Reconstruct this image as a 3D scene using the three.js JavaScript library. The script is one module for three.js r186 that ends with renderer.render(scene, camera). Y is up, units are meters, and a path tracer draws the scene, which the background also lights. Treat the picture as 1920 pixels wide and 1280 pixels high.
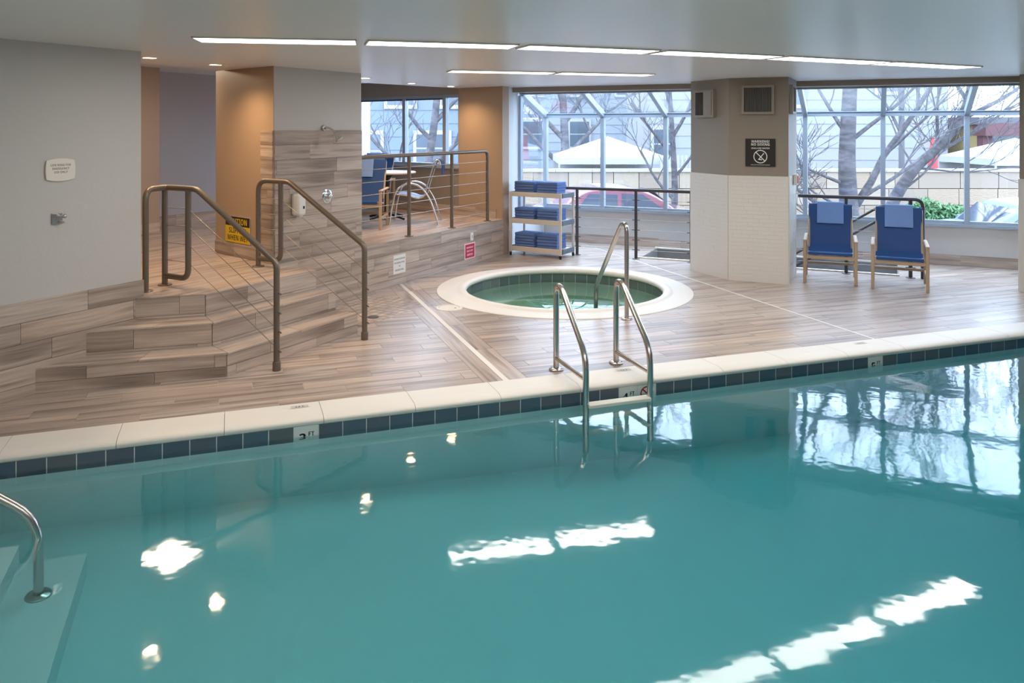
import * as THREE from 'three';
import { RoundedBoxGeometry } from 'three/addons/geometries/RoundedBoxGeometry.js';
import { mergeGeometries } from 'three/addons/utils/BufferGeometryUtils.js';
import { RectAreaLightUniformsLib } from 'three/addons/lights/RectAreaLightUniformsLib.js';
RectAreaLightUniformsLib.init();

// ------------------------------------------------------------------ camera, sky, lights, exposure
const scene = new THREE.Scene();
const camera = new THREE.PerspectiveCamera(2 * Math.atan(640 / 1490) * 180 / Math.PI, 1.5, 0.05, 400);
camera.position.set(0, 1.98, 0);
camera.lookAt(0, 1.98, -10);
camera.setViewOffset(1920, 1280, 0, 401, 1920, 1280);      // level camera with a falling lens shift
const renderer = new THREE.WebGLRenderer({ antialias: true });
renderer.toneMapping = THREE.LinearToneMapping;
renderer.toneMappingExposure = 1.68;
renderer.shadowMap.enabled = true;
scene.background = new THREE.Color().setRGB(4.1, 4.95, 6.2);      // even overcast sky
const STRIP_RADIANCE = 5.6, DOWNLIGHT_CANDELA = 3.4;
const LIGHT_WHITE = new THREE.Color().setRGB(1, 0.97, 0.93), LIGHT_WARM = new THREE.Color().setRGB(1, 0.68, 0.40);

// ------------------------------------------------------------------ helpers
let seed = 7;
const rnd = () => { seed = (seed * 1664525 + 1013904223) >>> 0; return seed / 4294967296; };
const rr = (a, b) => a + (b - a) * rnd();
const V = (x, y, z) => new THREE.Vector3(x, y, z);
const R = Math.PI / 180;
// plan frames: X to the right, D away from the camera (z = -D)
const frame = deg => { const c = Math.cos(deg * R), s = Math.sin(deg * R); return { deg, c, s, at: (a, b, y = 0) => V(a * c - b * s, y, -(a * s + b * c)), xd: (a, b) => [a * c - b * s, a * s + b * c], inv: (X, D) => [X * c + D * s, -X * s + D * c] }; };
const POOL = frame(19.5), STAIR = frame(60.2), FACADE = frame(-24.3), BROWN = frame(-39);
const names = new Map();
const numbered = n => { const k = names.get(n) ?? 0; names.set(n, k + 1); return k ? `${n}_${String(k).padStart(3, '0')}` : n; };
function part(name, geo, mat, parent, label) {
  const m = new THREE.Mesh(geo, mat); m.name = name; m.castShadow = m.receiveShadow = true;
  if (label) m.userData.label = label;
  parent.add(m); return m;
}
function thing(name, label, category, pos = V(0, 0, 0), turn = 0, group) {
  const g = new THREE.Group(); g.name = numbered(name); g.position.copy(pos); g.rotation.y = turn * R;
  g.userData = { label, category }; if (group) g.userData.group = group;
  scene.add(g); return g;
}
function struct(name) { const g = new THREE.Group(); g.name = name; g.userData = { kind: 'structure' }; scene.add(g); return g; }
function copyOf(root, pos, turn, label) {
  const c = root.clone(); c.name = numbered(root.name.replace(/_\d{3}$/, '')); c.position.copy(pos); c.rotation.y = turn * R;
  c.userData = { ...root.userData }; if (label) c.userData.label = label; scene.add(c); return c;
}
function box(w, h, d, x = 0, y = 0, z = 0) { const g = new THREE.BoxGeometry(w, h, d); g.translate(x, y, z); return g; }
function boxM(w, h, d, x = 0, y = 0, z = 0, ou = 0, ov = 0) {      // box with uv in metres
  const g = new THREE.BoxGeometry(w, h, d), p = g.attributes.position, n = g.attributes.normal, uv = g.attributes.uv;
  for (let i = 0; i < p.count; i++) {
    const ax = Math.abs(n.getX(i)), ay = Math.abs(n.getY(i));
    if (ax > 0.5) uv.setXY(i, p.getZ(i) + ou, p.getY(i) + ov); else if (ay > 0.5) uv.setXY(i, p.getX(i) + ou, p.getZ(i) + ov); else uv.setXY(i, p.getX(i) + ou, p.getY(i) + ov);
  }
  g.translate(x, y, z); return g;
}
function rbox(w, h, d, r, x = 0, y = 0, z = 0) { const g = new RoundedBoxGeometry(w, h, d, 2, r); g.translate(x, y, z); return g; }
function rotY(g, deg) { g.rotateY(deg * R); return g; }
function merge(list) { return mergeGeometries(list.map(g => { const h = g.index ? g.toNonIndexed() : g; for (const k of Object.keys(h.attributes)) if (!['position', 'normal', 'uv'].includes(k)) h.deleteAttribute(k); return h; })); }
// a flat-topped solid over a plan polygon [[X,D]...], between y0 and y1, uv in metres of the given frame
function prism(poly, y0, y1, fr = { inv: (X, D) => [X, D] }, ou = 0, ov = 0) {
  let area = 0; poly.forEach((p, i) => { const q = poly[(i + 1) % poly.length]; area += p[0] * q[1] - q[0] * p[1]; });
  const P = area > 0 ? poly : [...poly].reverse();       // counter-clockwise in (X, D)
  const pos = [], nor = [], uv = [];
  const push = (p, y, n, u) => { pos.push(p[0], y, -p[1]); nor.push(...n); uv.push(...u); };
  const tris = THREE.ShapeUtils.triangulateShape(P.map(p => new THREE.Vector2(p[0], p[1])), []);
  const uvOf = p => { const [a, b] = fr.inv(p[0], p[1]); return [a + ou, b + ov]; };
  for (const [a, b, c] of tris) {
    for (const k of [a, b, c]) push(P[k], y1, [0, 1, 0], uvOf(P[k]));
    for (const k of [a, c, b]) push(P[k], y0, [0, -1, 0], uvOf(P[k]));
  }
  let run = 0;
  P.forEach((p, i) => {
    const q = P[(i + 1) % P.length], l = Math.hypot(q[0] - p[0], q[1] - p[1]); if (l < 1e-6) return;
    const n = [(q[1] - p[1]) / l, 0, (q[0] - p[0]) / l];
    const A = [p, y0, n, [run + ou, y0 + ov]], B = [q, y0, n, [run + l + ou, y0 + ov]], C = [q, y1, n, [run + l + ou, y1 + ov]], D = [p, y1, n, [run + ou, y1 + ov]];
    for (const v of [A, B, C, A, C, D]) push(...v);
    run += l;
  });
  const g = new THREE.BufferGeometry();
  g.setAttribute('position', new THREE.Float32BufferAttribute(pos, 3)); g.setAttribute('normal', new THREE.Float32BufferAttribute(nor, 3)); g.setAttribute('uv', new THREE.Float32BufferAttribute(uv, 2));
  return g;
}
function clip(poly, nx, nd, c) {      // keep nx*X + nd*D <= c
  const out = [];
  poly.forEach((p, i) => {
    const q = poly[(i + 1) % poly.length], a = nx * p[0] + nd * p[1] - c, b = nx * q[0] + nd * q[1] - c;
    if (a <= 0) out.push(p);
    if (a * b < 0) { const t = a / (a - b); out.push([p[0] + (q[0] - p[0]) * t, p[1] + (q[1] - p[1]) * t]); }
  });
  return out.length > 2 ? out : null;
}
const clipB = (poly, fr, b, keepBelow = true) => poly && (keepBelow ? clip(poly, -fr.s, fr.c, b) : clip(poly, fr.s, -fr.c, -b));
const clipA = (poly, fr, a, keepBelow = true) => poly && (keepBelow ? clip(poly, fr.c, fr.s, a) : clip(poly, -fr.c, -fr.s, -a));
const areaOf = poly => Math.abs(poly.reduce((t, p, i) => { const q = poly[(i + 1) % poly.length]; return t + p[0] * q[1] - q[0] * p[1]; }, 0)) / 2;
function round(pts, rad, n = 6) {      // polyline with rounded corners
  const out = [pts[0].clone()];
  for (let i = 1; i < pts.length - 1; i++) {
    const a = pts[i - 1], b = pts[i], c = pts[i + 1], r = Array.isArray(rad) ? rad[i - 1] : rad;
    const l1 = Math.min(r, a.distanceTo(b) * 0.49), l2 = Math.min(r, b.distanceTo(c) * 0.49);
    const p = b.clone().lerp(a, l1 / a.distanceTo(b)), q = b.clone().lerp(c, l2 / b.distanceTo(c));
    for (let k = 0; k <= n; k++) { const t = k / n; out.push(p.clone().multiplyScalar((1 - t) ** 2).addScaledVector(b, 2 * t * (1 - t)).addScaledVector(q, t * t)); }
  }
  out.push(pts[pts.length - 1].clone()); return out;
}
function sweep(pts, rad, sides = 12, cap = true) {      // round bar along a polyline; rad a number or f(0..1)
  const pos = [], nor = [], uv = [], idx = [], N = pts.length;
  let t0 = pts[1].clone().sub(pts[0]).normalize(), n0 = Math.abs(t0.y) < 0.9 ? V(0, 1, 0) : V(1, 0, 0);
  n0.sub(t0.clone().multiplyScalar(n0.dot(t0))).normalize();
  let run = 0;
  for (let i = 0; i < N; i++) {
    const t = (i === 0 ? pts[1].clone().sub(pts[0]) : i === N - 1 ? pts[i].clone().sub(pts[i - 1]) : pts[i + 1].clone().sub(pts[i]).normalize().add(pts[i].clone().sub(pts[i - 1]).normalize())).normalize();
    n0.sub(t.clone().multiplyScalar(n0.dot(t))).normalize();
    const b = t.clone().cross(n0), r = typeof rad === 'function' ? rad(i / (N - 1)) : rad;
    if (i) run += pts[i].distanceTo(pts[i - 1]);
    for (let k = 0; k <= sides; k++) { const a = k / sides * 2 * Math.PI, d = n0.clone().multiplyScalar(Math.cos(a)).addScaledVector(b, Math.sin(a)); pos.push(pts[i].x + d.x * r, pts[i].y + d.y * r, pts[i].z + d.z * r); nor.push(d.x, d.y, d.z); uv.push(run, k / sides * 0.2); }
  }
  for (let i = 0; i < N - 1; i++) for (let k = 0; k < sides; k++) { const a = i * (sides + 1) + k, c = a + sides + 1; idx.push(a, a + 1, c, c, a + 1, c + 1); }
  if (cap) for (const e of [0, N - 1]) {
    const t = e ? pts[e].clone().sub(pts[e - 1]).normalize() : pts[0].clone().sub(pts[1]).normalize(), base = pos.length / 3;
    for (let k = 0; k < sides; k++) { const a = (e * (sides + 1) + k) * 3; pos.push(pos[a], pos[a + 1], pos[a + 2]); nor.push(t.x, t.y, t.z); uv.push(0, 0); }
    for (let k = 1; k < sides - 1; k++) e ? idx.push(base, base + k, base + k + 1) : idx.push(base, base + k + 1, base + k);
  }
  const g = new THREE.BufferGeometry();
  g.setAttribute('position', new THREE.Float32BufferAttribute(pos, 3)); g.setAttribute('normal', new THREE.Float32BufferAttribute(nor, 3)); g.setAttribute('uv', new THREE.Float32BufferAttribute(uv, 2)); g.setIndex(idx);
  return g;
}
const bar = (a, b, r, sides = 12) => sweep([a, b], r, sides);
const lathe = (pts, seg = 32) => new THREE.LatheGeometry(pts.map(p => new THREE.Vector2(p[0], p[1])), seg);

// ------------------------------------------------------------------ textures
function hash(x, y) { let h = (x * 374761393 + y * 668265263) | 0; h = Math.imul(h ^ (h >>> 13), 1274126177); return ((h ^ (h >>> 16)) >>> 0) / 4294967296; }
function vnoise(x, y, px, py) {      // value noise that repeats every px, py cells
  const xi = Math.floor(x), yi = Math.floor(y), fx = x - xi, fy = y - yi, sx = fx * fx * (3 - 2 * fx), sy = fy * fy * (3 - 2 * fy);
  const m = (a, b) => ((a % b) + b) % b, h = (a, b) => hash(m(a, px), m(b, py));
  return (h(xi, yi) * (1 - sx) + h(xi + 1, yi) * sx) * (1 - sy) + (h(xi, yi + 1) * (1 - sx) + h(xi + 1, yi + 1) * sx) * sy;
}
function texture(w, h, f, srgb = true) {
  const d = new Uint8Array(w * h * 4);
  for (let y = 0; y < h; y++) for (let x = 0; x < w; x++) { const c = f(x / w, y / h), i = (y * w + x) * 4; for (let k = 0; k < 3; k++) d[i + k] = Math.max(0, Math.min(255, Math.round(c[k] * 255))); d[i + 3] = 255; }
  const t = new THREE.DataTexture(d, w, h); t.wrapS = t.wrapT = THREE.RepeatWrapping; t.magFilter = THREE.LinearFilter; t.minFilter = THREE.LinearMipmapLinearFilter; t.generateMipmaps = true;
  if (srgb) t.colorSpace = THREE.SRGBColorSpace; t.needsUpdate = true; return t;
}
// wood grain: 2.4 m along the grain, 1.2 m across
const grain = (u, v) => {
  const warp = (vnoise(u * 4, v * 10, 4, 10) - 0.5) * 0.022 + (vnoise(u * 10, v * 24, 10, 24) - 0.5) * 0.006, w = v + warp;
  const a = vnoise(u * 4, w * 34, 4, 34), b = vnoise(u * 8, w * 90, 8, 90), c = vnoise(u * 20, w * 230, 20, 230);
  return { broad: a, mid: b, fine: c };
};
const mixc = (a, b, t) => a.map((x, k) => x + (b[k] - x) * t);
const woodTex = texture(1024, 1024, (u, v) => {
  const g = grain(u, v), streak = Math.max(0, (g.broad - 0.5) / 0.5) * 0.5 + g.mid * 0.26 + g.fine * 0.14;
  return mixc([0.86, 0.80, 0.745], [0.46, 0.395, 0.355], Math.min(1, streak));
});
woodTex.repeat.set(1 / 2.4, 1 / 1.2);
const noiseTex = texture(256, 256, (u, v) => { const n = 0.5 * vnoise(u * 16, v * 16, 16, 16) + 0.3 * vnoise(u * 48, v * 48, 48, 48) + 0.2 * vnoise(u * 128, v * 128, 128, 128); return [n, n, n]; }, false);
const rippleTex = texture(512, 512, (u, v) => { const n = 0.6 * vnoise(u * 10, v * 10, 10, 10) + 0.28 * vnoise(u * 24, v * 24, 24, 24) + 0.12 * vnoise(u * 60, v * 60, 60, 60); return [n, n, n]; }, false);
rippleTex.repeat.set(0.5, 0.5);
const terryTex = texture(128, 128, (u, v) => { const n = 0.5 + 0.5 * hash(Math.floor(u * 128), Math.floor(v * 128)); return [n, n, n]; }, false); terryTex.repeat.set(3, 3);
const barkTex = texture(128, 256, (u, v) => { const n = 0.6 * vnoise(u * 16, v * 10, 16, 10) + 0.4 * vnoise(u * 40, v * 60, 40, 60); const k = 0.45 + 0.5 * n; return [k * 0.80, k * 0.77, k * 0.78]; });
function canvasTex(w, h, draw) {
  const c = document.createElement('canvas'); c.width = w; c.height = h; const x = c.getContext('2d'); draw(x, w, h);
  const t = new THREE.CanvasTexture(c); t.colorSpace = THREE.SRGBColorSpace; return t;
}
function lines(x, w, list, font = 'sans-serif') { x.textAlign = 'center'; x.textBaseline = 'middle'; for (const [s, y, size, col, weight = 'bold'] of list) { x.font = `${weight} ${size}px ${font}`; x.fillStyle = col; x.fillText(s, w / 2, y); } }

// ------------------------------------------------------------------ materials
const lin = (r, g, b) => new THREE.Color().setRGB(r, g, b);
const std = (c, roughness = 0.6, extra = {}) => new THREE.MeshStandardMaterial({ color: c, roughness, metalness: 0, ...extra });
const woodMats = [[1, 1, 1], [0.86, 0.84, 0.83], [1.04, 1.0, 0.97], [0.80, 0.775, 0.77], [0.94, 0.93, 0.94]].map(c => std(lin(c[0] * 0.86, c[1] * 0.84, c[2] * 0.83), 0.30, { map: woodTex }));
const M = {
  grout: std(lin(0.62, 0.57, 0.51), 0.8),
  ceiling: std(lin(0.80, 0.80, 0.80), 0.30, { bumpMap: noiseTex, bumpScale: 0.0006 }),
  wallGrey: std(lin(0.54, 0.51, 0.48), 0.55, { bumpMap: noiseTex, bumpScale: 0.0015 }),
  wallPale: std(lin(0.56, 0.57, 0.58), 0.5),
  wallMauve: std(lin(0.42, 0.40, 0.42), 0.6),
  wallTaupe: std(lin(0.27, 0.225, 0.18), 0.5),
  wallTan: std(lin(0.40, 0.285, 0.195), 0.42),
  coping: std(lin(0.78, 0.73, 0.66), 0.5, { bumpMap: noiseTex, bumpScale: 0.0008 }),
  plaster: std(lin(0.80, 0.84, 0.82), 0.8),
  poolTile: [[0.075, 0.11, 0.155], [0.095, 0.12, 0.155], [0.08, 0.125, 0.18], [0.115, 0.13, 0.155]].map(c => std(lin(...c), 0.12)),
  spaTile: [[0.10, 0.13, 0.13], [0.12, 0.15, 0.14], [0.10, 0.14, 0.15], [0.14, 0.16, 0.15]].map(c => std(lin(...c), 0.12)),
  tileGrout: std(lin(0.62, 0.66, 0.66), 0.7),
  whiteTile: std(lin(0.70, 0.665, 0.62), 0.28),
  bronze: std(lin(0.165, 0.13, 0.10), 0.38, { metalness: 0.35 }),
  darkRail: std(lin(0.07, 0.06, 0.06), 0.4, { metalness: 0.3 }),
  cable: std(lin(0.35, 0.31, 0.27), 0.35, { metalness: 0.8 }),
  steel: std(lin(0.55, 0.52, 0.49), 0.22, { metalness: 1 }),
  chrome: std(lin(0.72, 0.73, 0.75), 0.12, { metalness: 1 }),
  ladderTread: std(lin(0.74, 0.74, 0.66), 0.45),
  alu: std(lin(0.32, 0.37, 0.43), 0.4, { metalness: 0.25 }),
  gasket: std(lin(0.05, 0.06, 0.08), 0.6),
  pane: new THREE.MeshPhysicalMaterial({ color: lin(0.93, 0.97, 1), roughness: 0.02, transmission: 1, thickness: 0, ior: 1.5 }),
  water: new THREE.MeshPhysicalMaterial({ color: 0xffffff, roughness: 0.04, transmission: 1, thickness: 1, ior: 1.33, attenuationColor: lin(0.17, 0.66, 0.74), attenuationDistance: 2.6, bumpMap: rippleTex, bumpScale: 0.001 }),
  spaWater: new THREE.MeshPhysicalMaterial({ color: 0xffffff, roughness: 0.0, transmission: 1, thickness: 1, ior: 1.33, attenuationColor: lin(0.32, 0.74, 0.52), attenuationDistance: 2.0, bumpMap: rippleTex, bumpScale: 0.0003 }),
  lampGlow: std(lin(0.9, 0.9, 0.9), 0.5, { emissive: lin(1, 0.96, 0.90), emissiveIntensity: 4 }),
  warmGlow: std(lin(0.9, 0.9, 0.9), 0.5, { emissive: lin(1, 0.78, 0.5), emissiveIntensity: 14 }),
  white: std(lin(0.75, 0.73, 0.69), 0.45),
  ivory: std(lin(0.72, 0.68, 0.62), 0.4),
  black: std(lin(0.012, 0.012, 0.013), 0.4),
  ventDark: std(lin(0.03, 0.028, 0.025), 0.7),
  ventFrame: std(lin(0.30, 0.26, 0.215), 0.5),
  ventSlat: std(lin(0.22, 0.21, 0.19), 0.4),
  teak: std(lin(0.46, 0.33, 0.22), 0.5),
  sling: std(lin(0.004, 0.06, 0.23), 0.6, { bumpMap: terryTex, bumpScale: 0.0006 }),
  towel: std(lin(0.10, 0.17, 0.38), 0.95, { bumpMap: terryTex, bumpScale: 0.003 }),
  towelPale: std(lin(0.20, 0.34, 0.68), 0.95, { bumpMap: terryTex, bumpScale: 0.003 }),
  cartTan: std(lin(0.62, 0.55, 0.47), 0.45),
  cartSlate: std(lin(0.10, 0.12, 0.15), 0.5),
  tableTop: std(lin(0.55, 0.52, 0.5), 0.3),
  concrete: std(lin(0.50, 0.50, 0.51), 0.8),
  red: std(lin(0.55, 0.03, 0.03), 0.4),
  bark: std(lin(0.27, 0.27, 0.29), 0.9, { map: barkTex }),
};

// ------------------------------------------------------------------ key heights and lines (metres)
const CEIL = 2.62, CEIL_HIGH = 2.78, PLAT = 0.56, RISE = PLAT / 3, WATER = -0.12;
const DECK_V = 5.877, TILE_V = 5.57;                // deck edge and waterline wall, across the pool frame
const WALL_N = 6.03, FACE_N = 6.25, WALL_END = 4.25;       // left wall and platform face, across the stair frame
const E0 = [-0.149, 12.34];                         // corner where platform, tan wall and bay meet
const GLASS_D = 13.0, HEAD_D = 11.95, BAY_E = -5.25, BAY_STEP = 1.083, SILL = 0.58, KNEE = 2.19;
const SPA = { X: 0.636, D: 9.75, out: 1.556, in: 1.195 };
const HOLE = { e0: -3.2, e1: 0.35, d0: 11.8, d1: 12.9 };

// ------------------------------------------------------------------ plank helper
const PLANK_L = 0.91, PLANK_W = 0.155, GAP = 0.003;
const wallPlankGeo = new Map();
function wallPlank(l, h, k) { const key = `${l.toFixed(3)}|${h.toFixed(3)}|${k}`; if (!wallPlankGeo.has(key)) wallPlankGeo.set(key, boxM(l - GAP, h - GAP, 0.012, 0, 0, 0, k * 0.53 + 0.11, k * 0.171)); return wallPlankGeo.get(key); }
// planks on a vertical face: starts at plan point p0, runs `deg`, covers `len` metres and y0..y1; the face looks to the right-hand side of the run (towards -b)
function cladding(parent, p0, deg, len, y0, y1, rowH = PLANK_W, name = 'plank', offs = null, topDown = false) {
  const c = Math.cos(deg * R), s = Math.sin(deg * R);
  const rows = []; if (topDown) { let y = y1; while (y > y0 + 0.004) { const a = Math.max(y0, y - rowH); rows.push([a, y]); y = a; } } else { let y = y0; while (y < y1 - 0.004) { const b = Math.min(y1, y + rowH); rows.push([y, b]); y = b; } }
  rows.forEach(([a, b], i) => {
    let x = -((offs ? offs[i % offs.length] : rnd()) * PLANK_L);
    while (x < len - 0.004) {
      const x0 = Math.max(0, x), x1 = Math.min(len, x + PLANK_L);
      if (x1 - x0 > 0.01) {
        const mid = (x0 + x1) / 2, m = part(name, wallPlank(x1 - x0, b - a, Math.floor(rnd() * 6)), woodMats[Math.floor(rnd() * woodMats.length)], parent);
        m.position.set(p0[0] + c * mid + s * 0.007, (a + b) / 2, -(p0[1] + s * mid - c * 0.007)); m.rotation.y = deg * R;
      }
      x += PLANK_L;
    }
  });
}

// ------------------------------------------------------------------ deck floor
const floor = struct('floor');
{
  const zone = poly => {      // the deck in front of the stairwell, and to either side of it
    const out = []; let p = clipB(poly, STAIR, FACE_N + 0.05); if (!p) return out;
    p = clipB(p, POOL, DECK_V, false); if (!p) return out;
    const a = clipB(p, FACADE, HOLE.d0); if (a) out.push(a);
    let b = clipB(clipB(p, FACADE, HOLE.d0, false), FACADE, GLASS_D + 0.02);
    if (b) { b = clipA(b, FACADE, BAY_E - 0.03, false); }
    if (b) { const l = clipA(b, FACADE, HOLE.e0), r = clipA(b, FACADE, HOLE.e1, false); if (l) out.push(l); if (r) out.push(r); }
    return out;
  };
  const polys = [];
  const spaUV = POOL.inv(SPA.X, SPA.D);
  const cuts = v => {      // u-intervals a row of planks must leave free
    const out = [[2.035 - 0.18, 2.035 + 0.18], [5.68 - 0.014, 5.68 + 0.014]];
    const lo = v - spaUV[1], hi = v + PLANK_W - spaUV[1], near = lo * hi < 0 ? 0 : Math.min(Math.abs(lo), Math.abs(hi));
    if (near < SPA.in + 0.05) { const h = Math.sqrt((SPA.in + 0.05) ** 2 - near ** 2); out.push([spaUV[0] - h, spaUV[0] + h]); }
    return out.sort((a, b) => a[0] - b[0]);
  };
  const rect = (fr, a0, a1, b0, b1) => [fr.xd(a0, b0), fr.xd(a1, b0), fr.xd(a1, b1), fr.xd(a0, b1)];
  const inStairs = p => p.every(q => { const [s, n] = STAIR.inv(...q); return n > 5.2 && s < 5.85 && s > 3.5 && (n - 5.2) > (4.36 - s) * 0.92 + 0.1; });
  const mosaic = { s0: 5.96, s1: 7.36, n0: 5.22, n1: 6.22 };
  const inMosaic = q => { const [s, n] = STAIR.inv(...q); return s > mosaic.s0 && s < mosaic.s1 && n > mosaic.n0 && n < mosaic.n1; };
  for (let i = 0; i < 62; i++) {
    const v = DECK_V + i * PLANK_W; let from = -4.2 - ((i * 0.37) % 1) * PLANK_L - rnd() * 0.1; const holes = cuts(v);
    while (from < 11) {
      let segs = [[from, from + PLANK_L]];
      for (const [a, b] of holes) segs = segs.flatMap(([p, q]) => b <= p || a >= q ? [[p, q]] : [[p, a], [b, q]].filter(([x, y]) => y - x > 0.03));
      for (const [p, q] of segs) {
        const full = q - p > PLANK_L - 1e-6, poly = rect(POOL, p + GAP / 2, q - GAP / 2, v + GAP / 2, v + PLANK_W - GAP / 2);
        for (let z of zone(poly)) {
          if (inStairs(z)) continue;
          const touching = z.some(inMosaic) || inMosaic([z.reduce((t, k) => t + k[0], 0) / z.length, z.reduce((t, k) => t + k[1], 0) / z.length]);
          const pieces = touching ? [clipA(z, STAIR, mosaic.s0), clipA(clipB(z, STAIR, mosaic.n0), STAIR, mosaic.s0, false), clipA(clipB(z, STAIR, mosaic.n0, false), STAIR, mosaic.s1, false)].filter(Boolean) : [z];
          for (const w of pieces) if (areaOf(w) > 0.002) polys.push({ poly: w, full: full && w === poly, u: p, v });
        }
      }
      from += PLANK_L;
    }
  }
  // boards laid along both sides of the wide expansion joint
  for (const sx of [-1, 1]) for (let v = DECK_V; v < 9.9; v += PLANK_L) { const poly = rect(POOL, 2.035 + Math.min(sx * 0.0265, sx * 0.1785), 2.035 + Math.max(sx * 0.0265, sx * 0.1785), v + GAP / 2, v + PLANK_L - GAP / 2); for (const z of zone(poly)) polys.push({ poly: z, side: true, u: 2, v }); }
  const depthOf = p => p.poly.reduce((t, q) => t + q[1], 0) / p.poly.length, xOf = p => p.poly.reduce((t, q) => t + q[0], 0) / p.poly.length;
  const shows = p => { const d = depthOf(p), x = xOf(p) / d; return d > 3 && x > -0.75 && x < 0.75; };
  const scored = polys.map(p => ({ ...p, score: shows(p) ? areaOf(p.poly) / depthOf(p) ** 3 : 0 })).sort((a, b) => b.score - a.score);
  const geo = p => prism(p.poly, -0.012, 0, p.side ? { inv: (X, D) => { const [a, b] = POOL.inv(X, D); return [b, a]; } } : POOL, Math.floor(rnd() * 40) * 0.37, Math.floor(rnd() * 40) * 0.193);
  const rest = [];
  scored.forEach((p, i) => {
    if (i < 290 && p.score > 0) part('plank', geo(p), woodMats[Math.floor(rnd() * 5)], floor);
    else rest.push(geo(p));
  });
  const r = part('planks', merge(rest), woodMats[4], floor); r.userData.kind = 'stuff';
  // bedding under the planks with holes for the tub and the stairwell
  const outline = [POOL.xd(-2.45, DECK_V - 0.02), POOL.xd(12.7, DECK_V - 0.02), FACADE.xd(BAY_E - 0.1, GLASS_D + 0.1), [-0.3, 12.4], STAIR.xd(5, FACE_N + 0.1), STAIR.xd(2.1, FACE_N + 0.1)];
  const S = new THREE.Shape(outline.map(p => new THREE.Vector2(...p)));
  const hole = new THREE.Path(); hole.absarc(SPA.X, SPA.D, SPA.in + 0.12, 0, Math.PI * 2, true); S.holes.push(hole);
  const hb = [[HOLE.e0, HOLE.d0], [HOLE.e0, HOLE.d1], [HOLE.e1, HOLE.d1], [HOLE.e1, HOLE.d0]].map(q => new THREE.Vector2(...FACADE.xd(...q))); const hp = new THREE.Path(hb); S.holes.push(hp);
  const g = new THREE.ExtrudeGeometry(S, { depth: 0.2, bevelEnabled: false, curveSegments: 48 }); g.rotateX(-Math.PI / 2); g.translate(0, -0.204, 0);
  part('grout_bed', g, M.grout, floor);
  // expansion joints
  const j1 = prism(rect(POOL, 2.035 - 0.024, 2.035 + 0.024, DECK_V, 9.45), -0.012, 0.002), j2 = prism(rect(POOL, 5.68 - 0.012, 5.68 + 0.012, DECK_V, 10.55), -0.012, 0.002);
  part('expansion_joint', j1, M.coping, floor, 'wide cream expansion joint strip'); part('expansion_joint', j2, M.coping, floor, 'narrow cream expansion joint strip');
  // small square tiles under the shower
  const tg = boxM(0.093, 0.012, 0.093, 0, -0.006, 0), tg2 = boxM(0.093, 0.012, 0.093, 0, -0.006, 0, 0.7, 0.4), tg3 = boxM(0.093, 0.012, 0.093, 0, -0.006, 0, 1.3, 0.9);
  for (let i = 0; i < 14; i++) for (let k = 0; k < 10; k++) { const m = part('floor_tile', [tg, tg2, tg3][Math.floor(rnd() * 3)], woodMats[[0, 2, 4][Math.floor(rnd() * 3)]], floor); m.position.copy(STAIR.at(mosaic.s0 + 0.05 + i * 0.1, mosaic.n0 + 0.05 + k * 0.1)); m.rotation.y = 60.2 * R; }
}
{ const t = thing('floor_drain', 'dark round drain in the small square tiles below the shower', 'drain', V(-1.45, 0.001, -8.3));
  part('drain_rim', lathe([[0, 0], [0.06, 0], [0.06, 0.004], [0.05, 0.005], [0.0, 0.003]], 24), M.darkRail, t); }
{ const t = thing('skimmer_lid', 'round cream skimmer lid in the deck beside the hot tub', 'lid', V(-0.69, 0.0005, -8.72));
  part('lid', lathe([[0, 0.006], [0.11, 0.006], [0.115, 0.003], [0.115, 0]], 36), M.coping, t); part('collar', lathe([[0.118, 0], [0.118, 0.008], [0.145, 0.006], [0.148, 0]], 36), M.coping, t); part('finger_hole', lathe([[0, 0.0066], [0.012, 0.0066], [0.012, 0.006]], 12), M.ventDark, t).position.set(0.07, 0, 0.02); }

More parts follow.
